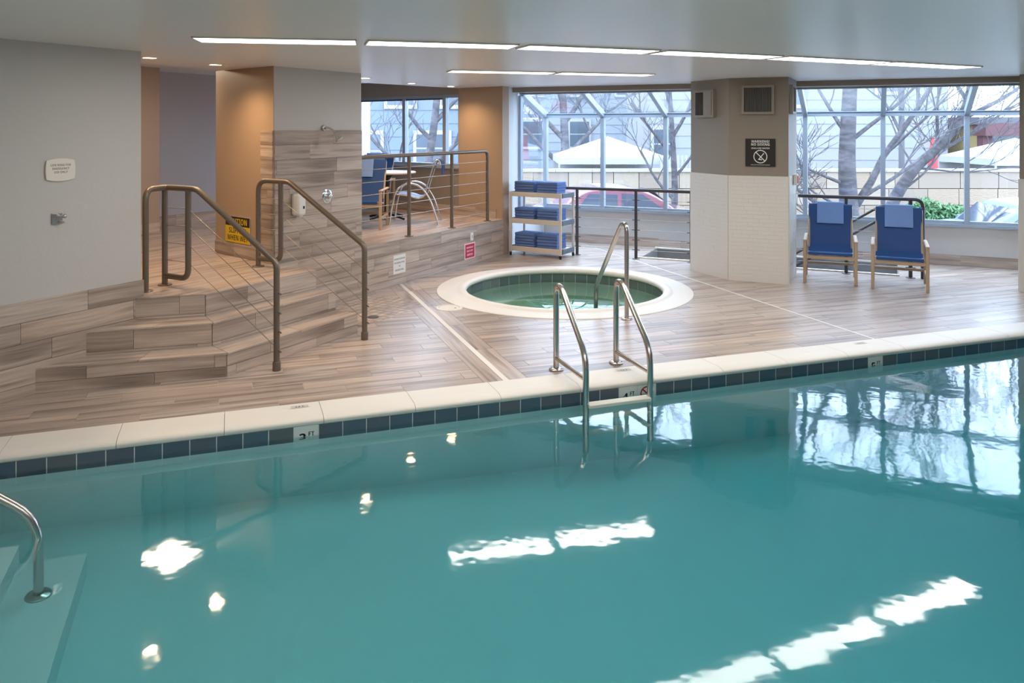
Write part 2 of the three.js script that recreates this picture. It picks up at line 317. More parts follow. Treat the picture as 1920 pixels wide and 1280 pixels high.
// ------------------------------------------------------------------ pool
const PU0 = -1.75, PU1 = 10.5, PV0 = 1.6;
const pool = thing('swimming_pool', 'white plaster pool basin with a band of dark blue tiles and cream coping', 'pool');
{
  const rect = (a0, a1, b0, b1) => [POOL.xd(a0, b0), POOL.xd(a1, b0), POOL.xd(a1, b1), POOL.xd(a0, b1)];
  const deep = -1.9;
  part('basin_wall', prism(rect(PU0 - 0.2, PU1 + 0.2, TILE_V + 0.01, TILE_V + 0.28), deep, -0.05), M.plaster, pool);
  part('basin_wall', prism(rect(PU0 - 0.2, PU1 + 0.2, PV0 - 0.2, PV0), deep, -0.012), M.plaster, pool);
  part('basin_wall', prism(rect(PU0 - 0.2, PU0, PV0, TILE_V + 0.01), deep, -0.012), M.plaster, pool);
  part('basin_wall', prism(rect(PU1, PU1 + 0.2, PV0, TILE_V + 0.01), deep, -0.012), M.plaster, pool);
  // sloping bottom
  const prof = new THREE.Shape([[PU0, deep - 0.1], [PU1, deep - 0.1], [PU1, -1.75], [6, -1.66], [0.2, -1.05], [PU0, -1.0]].map(p => new THREE.Vector2(...p)));
  const g = new THREE.ExtrudeGeometry(prof, { depth: TILE_V - PV0 + 0.02, bevelEnabled: false }); g.translate(0, 0, -(TILE_V + 0.01)); g.rotateY(19.5 * R);
  part('basin_floor', g, M.plaster, pool);
  // entry steps at the shallow end
  for (const [u, y] of [[-0.76, -0.78], [-1.09, -0.56], [-1.42, -0.34]]) part('entry_step', prism(rect(PU0, u, PV0, 5.0), -1.05, y), M.plaster, pool);
  // waterline tiles
  const tg = rbox(0.1575, 0.15, 0.012, 0.002), wide = new Map();
  for (let k = -14; k < 61; k++) {
    if ([0, 15, 16, 30].includes(k)) continue;
    const m = part('waterline_tile', tg, M.poolTile[Math.floor(rnd() * 4)], pool); m.position.copy(POOL.at(0.4855 + k * 0.1635, TILE_V + 0.002, -0.125)); m.rotation.y = 19.5 * R;
  }
  part('tile_grout', prism(rect(PU0, PU1, TILE_V - 0.002, TILE_V + 0.012), -0.2, -0.05), M.tileGrout, pool);
  const ftTile = n => canvasTex(256, 240, (x, w, h) => { x.fillStyle = '#d8dcd8'; x.fillRect(0, 0, w, h); x.fillStyle = '#0b0b0c'; x.textBaseline = 'alphabetic'; x.font = 'bold 150px sans-serif'; x.fillText(n, 48, 186); x.font = 'bold 62px sans-serif'; x.fillText('FT', 146, 112); });
  const noDive = canvasTex(256, 240, (x, w, h) => { x.fillStyle = '#d8dcd8'; x.fillRect(0, 0, w, h); x.strokeStyle = '#222'; x.lineWidth = 9; x.beginPath(); x.moveTo(70, 130); x.lineTo(120, 115); x.lineTo(160, 150); x.moveTo(110, 90); x.lineTo(150, 110); x.stroke(); x.beginPath(); x.moveTo(40, 190); x.quadraticCurveTo(90, 170, 128, 190); x.quadraticCurveTo(170, 210, 216, 188); x.stroke(); x.strokeStyle = '#b01824'; x.lineWidth = 17; x.beginPath(); x.arc(128, 112, 84, 0, 7); x.moveTo(70, 54); x.lineTo(186, 170); x.stroke(); });
  for (const [k, tex, label] of [[0, ftTile('3'), 'white depth tile reading 3 FT'], [15, ftTile('4'), 'white depth tile reading 4 FT'], [16, noDive, 'white tile with a red no diving symbol'], [30, ftTile('5'), 'white depth tile reading 5 FT']]) {
    const m = part('depth_tile', new THREE.BoxGeometry(0.1615, 0.15, 0.012), [M.tileGrout, M.tileGrout, M.tileGrout, M.tileGrout, std(lin(1, 1, 1), 0.2, { map: tex }), M.tileGrout], pool, label);
    m.position.copy(POOL.at(0.4855 + k * 0.1635, TILE_V + 0.001, -0.125)); m.rotation.y = 19.5 * R;
  }
  // coping stones with a bullnose over the water
  const cs = new THREE.Shape(); cs.moveTo(0.325, -0.05); cs.lineTo(0.325, 0.004); cs.lineTo(0.13, 0.006); cs.bezierCurveTo(0.06, 0.01, 0.0, 0.0, -0.004, -0.022); cs.bezierCurveTo(-0.004, -0.038, 0.004, -0.05, 0.02, -0.05); cs.closePath();
  const cg = new THREE.ExtrudeGeometry(cs, { depth: 0.637, bevelEnabled: false, curveSegments: 10 }); cg.rotateY(Math.PI / 2);      // profile x -> -z, depth -> x
  for (let u = -0.678 - 0.64 * 2; u < 10.5; u += 0.64) { const m = part('coping_stone', cg, M.coping, pool); m.position.copy(POOL.at(u, TILE_V - 0.018, 0)); m.rotation.y = 19.5 * R; }
  // depth numbers on the coping
  const mark = (txt, u, v, w) => { const t = canvasTex(256, 96, (x, W, H) => { x.fillStyle = '#c9c3b8'; x.fillRect(0, 0, W, H); lines(x, W, [[txt, 50, 74, '#333']]); }); const m = part('coping_mark', new THREE.PlaneGeometry(w, w * 0.375), std(lin(1, 1, 1), 0.5, { map: t, polygonOffset: true }), pool, 'depth mark printed on coping'); m.rotation.set(-Math.PI / 2, 0, (19.5 + 180) * R); m.position.copy(POOL.at(u, v, 0.0075)); };
  mark('3 FT', 0.46, 5.80, 0.12); mark('4 FT', 3.02, 5.80, 0.12); mark('5 FT', 5.44, 5.80, 0.12);
}
{ const w = thing('pool_water', 'clear turquoise pool water with reflections of lamps and windows', 'water');
  const rect = (a0, a1, b0, b1) => [POOL.xd(a0, b0), POOL.xd(a1, b0), POOL.xd(a1, b1), POOL.xd(a0, b1)];
  part('water_body', prism(rect(PU0 - 0.05, PU1 + 0.05, PV0 - 0.05, TILE_V + 0.05), -1.88, WATER, POOL), M.water, w); }
{ const near = struct('floor_near');      // deck on the camera's side of the pool
  part('deck_slab', prism([POOL.xd(-9, -7), POOL.xd(PU1 + 3, -7), POOL.xd(PU1 + 3, PV0 - 0.0), POOL.xd(-9, PV0 - 0.0)], -0.2, 0, POOL), woodMats[0], near);
  part('deck_slab', prism([POOL.xd(-9, PV0), POOL.xd(PU0, PV0), POOL.xd(PU0, DECK_V), POOL.xd(-9, DECK_V)], -0.2, -0.002, POOL), woodMats[0], near);
  part('deck_slab', prism([POOL.xd(PU1, PV0), POOL.xd(PU1 + 3, PV0), POOL.xd(PU1 + 3, DECK_V), POOL.xd(PU1, DECK_V)], -0.2, -0.002, POOL), woodMats[0], near); }

// ------------------------------------------------------------------ hot tub
{
  const t = thing('hot_tub', 'round sunken hot tub with wide cream coping and dark square tiles', 'hot tub', V(SPA.X, 0, -SPA.D));
  const ri = SPA.in;
  part('coping_ring', lathe([[SPA.out, -0.01], [SPA.out, 0.004], [SPA.out - 0.008, 0.01], [ri + 0.13, 0.014], [ri + 0.10, 0.03], [ri + 0.06, 0.038], [ri + 0.025, 0.034], [ri + 0.004, 0.018], [ri - 0.002, 0], [ri + 0.004, -0.025], [ri + 0.03, -0.035], [ri + 0.1, -0.035]], 96), M.coping, t);
  part('tub_wall', lathe([[ri + 0.2, -0.03], [ri + 0.026, -0.03], [ri + 0.026, -0.19], [ri + 0.02, -0.19], [ri + 0.02, -0.3], [ri + 0.02, -0.55], [0.75, -0.55], [0.72, -0.6], [0.72, -1.0], [0, -1.0], [0, -1.1], [ri + 0.2, -1.1], [ri + 0.2, -0.03]], 72), M.plaster, t);
  const tg = rbox(0.1570, 0.15, 0.01, 0.002, 0, 0, 0);
  for (let k = 0; k < 48; k++) { const a = k / 48 * Math.PI * 2, m = part('band_tile', tg, M.spaTile[Math.floor(rnd() * 4)], t); m.position.set(Math.sin(a) * (ri + 0.026), -0.112, Math.cos(a) * (ri + 0.026)); m.rotation.y = a; }
  const w = thing('hot_tub_water', 'still green water filling the round hot tub', 'water', V(SPA.X, 0, -SPA.D));
  const wg = lathe([[0, -0.99], [ri + 0.05, -0.99], [ri + 0.05, -0.145], [0, -0.145]], 72); const uv = wg.attributes.uv, p = wg.attributes.position; for (let i = 0; i < p.count; i++) uv.setXY(i, p.getX(i), p.getZ(i));
  part('water_body', wg, M.spaWater, w);
}
{ const t = thing('grab_rail', 'arched brushed steel grab rail entering the hot tub', 'rail', V(1.186, 0, -8.217));
  part('tube', sweep(round([V(0, 0, 0), V(0, 0.98, 0), V(-0.035, 0.98, -0.1), V(-0.247, 0.20, -0.69), V(-0.247, -0.6, -0.69)], [0.1, 0.06, 0.12]), 0.024, 16), M.steel, t);
  part('flange', lathe([[0.025, 0], [0.06, 0], [0.06, 0.008], [0.045, 0.018], [0.025, 0.02]], 24), M.steel, t); }

// ------------------------------------------------------------------ pool ladder and entry rail
{ const t = thing('pool_ladder', 'stainless steel pool ladder with two arched rails and pale treads', 'ladder', POOL.at(0, 0, 0));
  for (const u of [2.51, 3.055]) {
    const P = (v, y) => POOL.at(u, v, y), front = 5.43;
    part('rail', sweep(round([P(6.005, 0), P(6.005, 0.69), P(5.90, 0.70), P(front, 0.27), P(front, -0.95)], [0.1, 0.07, 0.12]), 0.024, 16), M.steel, t);
    part('cross_bar', bar(P(6.0, 0.10), P(front, 0.09), 0.019), M.steel, t);
    const f = part('flange', lathe([[0.025, 0], [0.06, 0], [0.06, 0.01], [0.045, 0.02], [0.025, 0.022]], 24), M.steel, t); f.position.copy(P(6.005, 0));
  }
  for (const y of [-0.105, -0.36, -0.62]) { const g = rbox(0.52, 0.028, 0.085, 0.006); const m = part('tread', g, M.ladderTread, t); m.position.copy(POOL.at(2.7825, 5.425, y)); m.rotation.y = 19.5 * R; } }
{ const t = thing('entry_handrail', 'bent steel handrail going down to the pool entry steps', 'rail', POOL.at(0, 0, 0));
  part('tube', sweep(round([POOL.at(-2.1, 4.66, 0), POOL.at(-2.1, 4.66, 0.60), POOL.at(-1.62, 4.66, 0.50), POOL.at(-0.93, 4.66, -0.03), POOL.at(-0.93, 4.66, -0.78)], [0.12, 0.1, 0.14]), 0.024, 16), M.steel, t);
  const f = part('flange', lathe([[0.025, 0], [0.065, 0], [0.06, 0.012], [0.025, 0.02]], 24), M.steel, t); f.position.copy(POOL.at(-0.93, 4.66, -0.78)); }

// ------------------------------------------------------------------ left wall
const wallBox = (fr, a0, a1, b0, b1, y0, y1) => prism([fr.xd(a0, b0), fr.xd(a1, b0), fr.xd(a1, b1), fr.xd(a0, b1)], y0, y1, fr);
{ const w = struct('wall_left');
  part('wall_body', wallBox(STAIR, -3.2, WALL_END, WALL_N, FACE_N, 0, CEIL), M.wallGrey, w);
  const rowsFrom = STAIR.xd(-3.0, WALL_N);
  cladding(w, rowsFrom, 60.2, WALL_END + 3.0 + 0.02, 0, 0.70, PLANK_W, 'plank', [0.552 - 0.0, 0.117, 0.865, 0.30, 0.7].map(x => x), true);
}

// ------------------------------------------------------------------ steps
const stepCorner = [[4.36, 5.12], [4.45, 5.40], [4.594, 5.66]], STEP_END = 5.92, FRONT = 17.5 - 60.2;
const toWall = ([s, n]) => { const t = (WALL_N - n) / Math.sin(-FRONT * R); return [s - t * Math.cos(FRONT * R), WALL_N]; };
const steps = thing('entry_steps', 'three wood look tiled steps wrapping the corner of the raised platform', 'steps');
stepCorner.forEach((c, i) => {
  const y0 = i * RISE, y1 = (i + 1) * RISE, L = toWall(c), xd = q => STAIR.xd(...q);
  const body = [xd(L), xd(c), xd([STEP_END, c[1]]), xd([STEP_END, FACE_N]), xd([WALL_END, FACE_N]), xd([WALL_END, WALL_N])];
  part('step_core', prism(body, Math.max(0, y0 - 0.02), y1 - 0.014), M.grout, steps);
  const frontLen = Math.hypot(L[0] - c[0], L[1] - c[1]), fl = xd(L), fc = xd(c);
  const half = i === 0 ? RISE / 2 : 0.152;
  cladding(steps, fl, 17.5, frontLen, y0, y1 - 0.012, half, 'riser_plank', [0.62, 0.1], true);
  cladding(steps, fc, 60.2, STEP_END - c[1] * 0 - c[0], y0, y1 - 0.012, half, 'riser_plank', [0.5, 0.9], true);
  // tread boards with a mitre at the corner
  if (i < 2) {
    const c2 = stepCorner[i + 1], L2 = toWall(c2), inner = xd(c2), over = 0.014;
    const cO = xd([c[0] + over * 0.4, c[1] - over]), LO = xd([L[0] - 0.01, L[1] - 0.005]), SO = xd([STEP_END, c[1] - over]);
    const cut = (P, Q, t) => [P[0] + (Q[0] - P[0]) * t, P[1] + (Q[1] - P[1]) * t];
    for (const [a, b, a2, b2, fr] of [[LO, cO, xd(L2), inner, frame(17.5)], [cO, SO, inner, xd([STEP_END, c2[1]]), STAIR]]) {
      const m = 0.52; for (const [t0, t1] of [[0, m], [m, 1]]) part('tread_plank', prism([cut(a, b, t0 + 0.002), cut(a, b, t1 - 0.002), cut(a2, b2, t1 - 0.002), cut(a2, b2, t0 + 0.002)], y1 - 0.012, y1, fr, rnd() * 5, rnd() * 5), woodMats[[0, 2, 4][Math.floor(rnd() * 3)]], steps);
    }
  }
});

// ------------------------------------------------------------------ raised platform
const GREY_N = 10.04;
const winT = 3.83;      // length of the window wall from E0 to the grey wall
const brownAt = t => [E0[0] - Math.cos(39 * R) * t, E0[1] + Math.sin(39 * R) * t];
const platform = struct('floor_platform');
{
  const poly = [STAIR.xd(2.5, FACE_N), STAIR.xd(10.62, FACE_N), brownAt(winT), STAIR.xd(2.5, GREY_N)];
  part('platform_core', prism(poly, 0, PLAT - 0.014), M.grout, platform);
  cladding(platform, STAIR.xd(7.304, FACE_N), 60.2, 10.62 - 7.304, 0, PLAT - 0.012, PLANK_W, 'face_plank', [0.2, 0.75, 0.45, 0.05], true);
  const c = stepCorner[2], L = toWall(c), list = [];
  const lip = [STAIR.xd(L[0] - 0.02, WALL_N + 0.0), STAIR.xd(c[0] + 0.006, c[1] - 0.014), STAIR.xd(STEP_END, c[1] - 0.014), STAIR.xd(STEP_END, FACE_N), STAIR.xd(2.5, FACE_N)];
  for (let i = 0; i < 30; i++) {
    const n0 = 5.63 + i * PLANK_W; let s0 = 2.4 - ((i * 0.41) % 1) * PLANK_L;
    for (; s0 < 11.4; s0 += PLANK_L) {
      let p = [STAIR.xd(s0 + GAP / 2, n0 + GAP / 2), STAIR.xd(s0 + PLANK_L - GAP / 2, n0 + GAP / 2), STAIR.xd(s0 + PLANK_L - GAP / 2, n0 + PLANK_W - GAP / 2), STAIR.xd(s0 + GAP / 2, n0 + PLANK_W - GAP / 2)];
      p = clipB(p, BROWN, BROWN.inv(...E0)[1]); p = clipB(p, STAIR, GREY_N); p = clipA(p, STAIR, 2.5, false);
      if (!p) continue;
      const back = clipB(p, STAIR, FACE_N - 0.012, false); let fore = clipB(p, STAIR, FACE_N - 0.012);
      if (fore) { fore = clipA(fore, STAIR, STEP_END); fore = clipB(fore, STAIR, c[1] - 0.014, false); }
      if (fore) { const a = STAIR.xd(...L), b = STAIR.xd(...c), dx = b[0] - a[0], dd = b[1] - a[1], l = Math.hypot(dx, dd), nx = dd / l, nd = -dx / l; fore = clip(fore, nx, nd, nx * b[0] + nd * b[1] + 0.014); }
      if (fore) fore = clip(fore, ...(() => { const nx = -Math.cos(60.2 * R), nd = -Math.sin(60.2 * R); return [nx, nd, nx * STAIR.xd(L[0], WALL_N)[0] + nd * STAIR.xd(L[0], WALL_N)[1]]; })());
      for (const q of [back, fore]) if (q && areaOf(q) > 0.0015) list.push(q);
    }
  }
  const vis = q => { const d = q.reduce((t, k) => t + k[1], 0) / q.length, x = q.reduce((t, k) => t + k[0], 0) / q.length / d; return x > -0.48 && x < 0.0 ? areaOf(q) / d ** 3 : 0; };
  list.sort((a, b) => vis(b) - vis(a)); const rest = [];
  list.forEach((q, i) => { const g = prism(q, PLAT - 0.012, PLAT, STAIR, Math.floor(rnd() * 40) * 0.37, Math.floor(rnd() * 40) * 0.193); i < 220 && vis(q) > 0 ? part('plank', g, woodMats[[0, 0, 1, 2, 4][Math.floor(rnd() * 5)]], platform) : rest.push(g); });
  const r = part('planks', merge(rest), woodMats[0], platform); r.userData.kind = 'stuff';
}

// ------------------------------------------------------------------ shower pillar
const PA = STAIR.xd(5.936, FACE_N), PB = STAIR.xd(7.304, FACE_N), PC = STAIR.xd(7.304, 6.75), PD = [PA[0] - Math.cos(41 * R) * 1.172, PA[1] + Math.sin(41 * R) * 1.172];
{ const w = struct('wall_pillar_shower');
  const g1 = prism([PA, PB, PC, PD], PLAT - 0.014, CEIL); part('pillar_body', g1, M.wallGrey, w);
  // tan face towards the steps, a thin skin of its own
  const n = [-Math.sin(41 * R) * 0.006, -Math.cos(41 * R) * 0.006];
  part('tan_face', prism([PA, PD, [PD[0] + n[0], PD[1] + n[1]], [PA[0] + n[0], PA[1] + n[1]]], PLAT, CEIL), M.wallTan, w);
  cladding(w, PA, 60.2, 1.368, 0, 1.95, PLANK_W, 'plank', null, true);
  const strip = 0.228, ps = [PA[0] - Math.cos(41 * R) * strip, PA[1] + Math.sin(41 * R) * strip];
  cladding(w, [ps[0] + n[0], ps[1] + n[1]], -41, strip, PLAT, 1.95, PLANK_W, 'plank', null, true);
  cladding(w, [PD[0] + n[0], PD[1] + n[1]], -41, 1.172 - strip, PLAT, PLAT + 0.15, 0.15, 'plank', [0.55]);
}
{ const w = struct('wall_corridor');
  part('wall_body', wallBox(STAIR, 2.3, 12, GREY_N, GREY_N + 0.2, 0, CEIL_HIGH), M.wallMauve, w);
  part('wall_body', wallBox(STAIR, 2.3, 2.5, FACE_N, GREY_N, 0, CEIL_HIGH), M.wallMauve, w);
  part('wall_pier', wallBox(STAIR, 5.7, 6.9, 9.4, GREY_N, PLAT, CEIL_HIGH), M.wallTan, w);
  cladding(w, STAIR.xd(5.7, 9.4), 60.2, 1.2, PLAT, PLAT + 0.15, 0.15, 'plank', [0.5]);
  cladding(w, STAIR.xd(6.9, GREY_N), 60.2, 4.2, PLAT, PLAT + 0.15, 0.15, 'plank', [0.2]);
}
// ------------------------------------------------------------------ window wall of the platform, with the tan corner face
const WT0 = 0.92, WT1 = 3.5, WY0 = 1.335, WY1 = 2.52;
{ const w = struct('wall_platform_back');
  const thick = 0.16, back = [Math.sin(39 * R) * thick, Math.cos(39 * R) * thick];
  const seg = (t0, t1, y0, y1, mat, name) => { const a = brownAt(t0), b = brownAt(t1); part(name, prism([a, b, [b[0] + back[0], b[1] + back[1]], [a[0] + back[0], a[1] + back[1]]], y0, y1), mat, w); };
  seg(0, WT0, 0, CEIL_HIGH, M.wallTan, 'wall_panel'); seg(WT0, WT1, 0, WY0, M.wallTaupe, 'wall_panel'); seg(WT0, WT1, WY1, CEIL_HIGH, M.wallTaupe, 'wall_panel'); seg(WT1, winT + 0.4, 0, CEIL_HIGH, M.wallTaupe, 'wall_panel');
  cladding(w, brownAt(winT), -39, winT - 0.12, PLAT, PLAT + 0.15, 0.15, 'plank', [0.4]);
  cladding(w, brownAt(0.13), -39, 0.13, 0, 0.14, 0.14, 'plank', [0]);
  const win = struct('window_2'), deg = -39;
  const at = (t, off, y) => { const a = brownAt(t); return V(a[0] + Math.sin(39 * R) * off, y, -(a[1] + Math.cos(39 * R) * off)); };
  const piece = (name, t0, t1, y0, y1, dep, off, mat) => { const m = part(name, box(Math.abs(t1 - t0), y1 - y0, dep), mat, win); m.position.copy(at((t0 + t1) / 2, off, (y0 + y1) / 2)); m.rotation.y = deg * R; return m; };
  piece('frame', WT0, WT1, WY1 - 0.05, WY1, 0.08, 0.06, M.alu); piece('frame', WT0, WT1, WY0, WY0 + 0.05, 0.08, 0.06, M.alu);
  const cuts = [WT0, 1.27, 2.24, WT1];
  cuts.forEach((t, i) => piece('mullion', Math.max(WT0, t - 0.035), Math.min(WT1, t + 0.035), WY0 + 0.05, WY1 - 0.05, 0.08, 0.06, M.alu));
  for (let i = 0; i < 3; i++) { piece('pane', cuts[i] + 0.035, cuts[i + 1] - 0.035, WY0 + 0.05, WY1 - 0.05, 0.006, 0.07, M.pane); if (i) { piece('sash', cuts[i] + 0.035, cuts[i] + 0.06, WY0 + 0.05, WY1 - 0.05, 0.03, 0.06, M.gasket); piece('sash', cuts[i] + 0.06, cuts[i + 1] - 0.035, WY1 - 0.075, WY1 - 0.05, 0.03, 0.06, M.gasket); } }
  piece('sill', WT0, WT1, WY0 - 0.03, WY0, 0.12, 0.02, M.alu);
}

// ------------------------------------------------------------------ glazed bay: knee wall, mullions, sloped glass
const BAYS = 11, bayE = k => BAY_E + BAY_STEP * k, BAY_E1 = bayE(BAYS);
{ const w = struct('wall_bay');
  part('side_wall', prism([E0, FACADE.xd(BAY_E, 11.86), FACADE.xd(BAY_E - 0.16, 11.86), [E0[0] - 0.04, E0[1] + 0.12]], 0, CEIL), M.wallPale, w);
  part('knee_wall', wallBox(FACADE, BAY_E - 0.1, BAY_E1, GLASS_D, GLASS_D + 0.16, -2.4, SILL - 0.02), M.wallGrey, w);
  part('knee_wall', wallBox(FACADE, BAY_E - 0.16, BAY_E, 11.86, GLASS_D + 0.16, -0.2, SILL - 0.02), M.wallPale, w);
  part('header_beam', wallBox(FACADE, BAY_E, BAY_E1, 11.62, HEAD_D, 2.545, CEIL), M.wallTaupe, w);
  cladding(w, FACADE.xd(BAY_E, GLASS_D), -24.3, HOLE.e0 - BAY_E, 0, 0.15, 0.15, 'plank', [0.3]);
  cladding(w, FACADE.xd(HOLE.e0, GLASS_D), -24.3, HOLE.e1 - HOLE.e0, -0.02, 0.13, 0.15, 'plank', [0.6]);
  cladding(w, FACADE.xd(HOLE.e1, GLASS_D), -24.3, BAY_E1 - HOLE.e1, 0, 0.155, 0.155, 'plank', [0.1]);
  const win = struct('window_1');
  const F = (e, d, y) => FACADE.at(e, d, y);
  const put = (name, geo, mat, e, d, y) => { const m = part(name, geo, mat, win); m.position.copy(F(e, d, y)); m.rotation.y = -24.3 * R; return m; };
  const slopeL = Math.hypot(GLASS_D - HEAD_D, 2.56 - KNEE), slopeA = Math.atan2(2.56 - KNEE, GLASS_D - HEAD_D);
  part('sill', wallBox(FACADE, BAY_E, BAY_E1, GLASS_D - 0.06, GLASS_D + 0.16, SILL - 0.02, SILL + 0.02), M.alu, win);
  part('transom', wallBox(FACADE, BAY_E, BAY_E1, GLASS_D - 0.03, GLASS_D + 0.05, KNEE - 0.04, KNEE + 0.035), M.alu, win);
  part('transom_gasket', wallBox(FACADE, BAY_E, BAY_E1, GLASS_D - 0.034, GLASS_D - 0.028, KNEE + 0.008, KNEE + 0.024), M.gasket, win);
  part('head_rail', wallBox(FACADE, BAY_E, BAY_E1, HEAD_D - 0.01, HEAD_D + 0.07, 2.52, 2.6), M.alu, win);
  const mull = box(0.065, KNEE - SILL, 0.10), raft = box(0.065, 0.10, slopeL + 0.04), bot = box(BAY_STEP - 0.065, 0.05, 0.05);
  for (let k = 0; k <= BAYS; k++) {
    const e = bayE(k) + (k === 0 ? 0.033 : 0);
    put('mullion', mull, M.alu, e, GLASS_D + 0.0, (KNEE + SILL) / 2);
    const m = put('rafter', raft, M.alu, e, (GLASS_D + HEAD_D) / 2, (KNEE + 2.56) / 2 + 0.0); m.rotation.order = 'YXZ'; m.rotation.x = -slopeA;
  }
  const paneV = box(BAY_STEP - 0.065, KNEE - SILL - 0.06, 0.008), paneS = box(BAY_STEP - 0.065, 0.008, slopeL);
  for (let k = 0; k < BAYS; k++) {
    const e = bayE(k + 0.5);
    put('pane', paneV, M.pane, e, GLASS_D + 0.02, (KNEE + SILL) / 2);
    const m = put('sloped_pane', paneS, M.pane, e, (GLASS_D + HEAD_D) / 2, (KNEE + 2.56) / 2 + 0.02); m.rotation.order = 'YXZ'; m.rotation.x = -slopeA;
    put('bottom_rail', bot, M.alu, e, GLASS_D, SILL + 0.04);
  }
  // glazed left end
  const side = [[HEAD_D - 0.06, SILL], [GLASS_D, SILL], [GLASS_D, KNEE], [HEAD_D - 0.06, 2.55]];
  const shp = new THREE.Shape(side.map(p => new THREE.Vector2(...p))), sg = new THREE.ExtrudeGeometry(shp, { depth: 0.008, bevelEnabled: false }); sg.rotateY(Math.PI / 2);      // x(d) -> -z
  const sp = part('side_pane', sg, M.pane, win); sp.rotation.y = -24.3 * R; sp.position.copy(FACADE.at(BAY_E - 0.02, 0, 0));
  put('side_mullion', box(0.06, 2.5 - SILL, 0.10), M.alu, BAY_E + 0.01, HEAD_D - 0.02, (2.5 + SILL) / 2);
  part('side_sill', wallBox(FACADE, BAY_E - 0.16, BAY_E + 0.05, HEAD_D - 0.06, GLASS_D, SILL - 0.02, SILL + 0.02), M.alu, win);
}
// ------------------------------------------------------------------ pillars
function tiledPillar(name, poly, faces, top) {      // poly in plan; faces: indices whose edge carries small white tiles
  const w = struct(name); part('pillar_body', prism(poly, 0, CEIL), M.wallTaupe, w);
  const list = [];
  let area = 0; poly.forEach((p, i) => { const q = poly[(i + 1) % poly.length]; area += p[0] * q[1] - q[0] * p[1]; });
  for (const i of faces) {
    const p = poly[i], q = poly[(i + 1) % poly.length], l = Math.hypot(q[0] - p[0], q[1] - p[1]), ang = Math.atan2(q[1] - p[1], q[0] - p[0]), sgn = area > 0 ? 1 : -1;
    const nx = Math.sin(ang) * sgn, nd = -Math.cos(ang) * sgn;
    for (let r = 0, y = 0; y < top - 0.01; y += 0.0508, r++) for (let x = -(r % 3) * 0.067 - rnd() * 0.03; x < l; x += 0.2) {
      const a = Math.max(0, x), b = Math.min(l, x + 0.2), h = Math.min(0.0508, top - y); if (b - a < 0.01) continue;
      const off = 0.004 + rnd() * 0.002, g = boxM(b - a - 0.0005, h - 0.0005, 0.014); g.rotateY(ang); g.translate(p[0] + Math.cos(ang) * (a + b) / 2 + nx * off, y + h / 2, -(p[1] + Math.sin(ang) * (a + b) / 2 + nd * off)); list.push(g);
    }
  }
  const m = part('small_white_tiles', merge(list), M.whiteTile, w); m.userData.kind = 'stuff'; return w;
}
const C1 = [2.492, 11.07], C2 = [2.814, 10.33], C3 = [3.49, 10.03], C4 = [3.79, 10.65];
tiledPillar('wall_pillar_center', [C1, C2, C3, C4, [3.88, 10.84], [2.66, 11.42]], [0, 1, 2], 1.36);
tiledPillar('wall_pillar_right', [[6.76, 10.5], [6.13, 9.6], [6.5, 9.25], [7.2, 9.05], [7.7, 10.2]], [0, 1, 2], 1.36);
// plaques and vents hang on a plan edge p->q: t along it from p, y centre
function onEdge(g, p, q, t, y, off = 0.002) { const l = Math.hypot(q[0] - p[0], q[1] - p[1]), ux = (q[0] - p[0]) / l, ud = (q[1] - p[1]) / l; g.position.set(p[0] + ux * t + ud * off, y, -(p[1] + ud * t - ux * off)); g.rotation.y = Math.atan2(ud, ux); }
function vent(label, p, q, t, y, w, h, slats) {
  const g = thing('air_vent', label, 'vent', V(0, 0, 0), 0, 'air vents on the pillars'); onEdge(g, p, q, t, y);
  part('backing', box(w - 0.02, h - 0.02, 0.004, 0, 0, 0.002), M.ventSlat, g);
  for (const s of [-1, 1]) { part('frame', box(w, 0.03, 0.045, 0, s * (h / 2 - 0.015), 0.0225), M.ventFrame, g); part('frame', box(0.03, h - 0.06, 0.045, s * (w / 2 - 0.015), 0, 0.0225), M.ventFrame, g); }
  const sg = box(0.003, h - 0.06, 0.034); for (let i = 0; i < slats; i++) { const m = part('slat', sg, M.ventSlat, g); m.position.set(-w / 2 + 0.04 + (w - 0.08) * i / (slats - 1), 0, 0.025); m.rotation.y = 0.35; }
}
vent('square louvred air vent above the black warning sign', C2, C3, 0.37, 2.335, 0.40, 0.37, 16);
vent('narrow air vent on the side of the pillar facing the hot tub', C1, C2, 0.34, 2.30, 0.42, 0.37, 12);
{ const g = scene.children[scene.children.length - 1]; part('damper_plate', box(0.17, 0.31, 0.012, 0.09, 0, 0.044), M.ventFrame, g, 'tan plate covering half the vent'); }
vent('louvred air vent on the pillar side facing the blue chairs', C3, C4, 0.25, 2.34, 0.36, 0.37, 14);
vent('louvred air vent high on the pillar right of the blue chairs', [6.13, 9.6], [6.5, 9.25], 0.22, 2.33, 0.36, 0.42, 14);
function plaque(name, label, p, q, t, y, w, h, draw, res = 512, thick = 0.006, shape) {
  const tex = canvasTex(res, Math.round(res * h / w), draw), face = std(lin(1, 1, 1), 0.45, { map: tex }), edge = M.white;
  const g = thing(name, label, 'sign'); onEdge(g, p, q, t, y, 0.014);
  part('panel', new THREE.BoxGeometry(w, h, thick), [edge, edge, edge, edge, face, edge], g);
  return g;
}
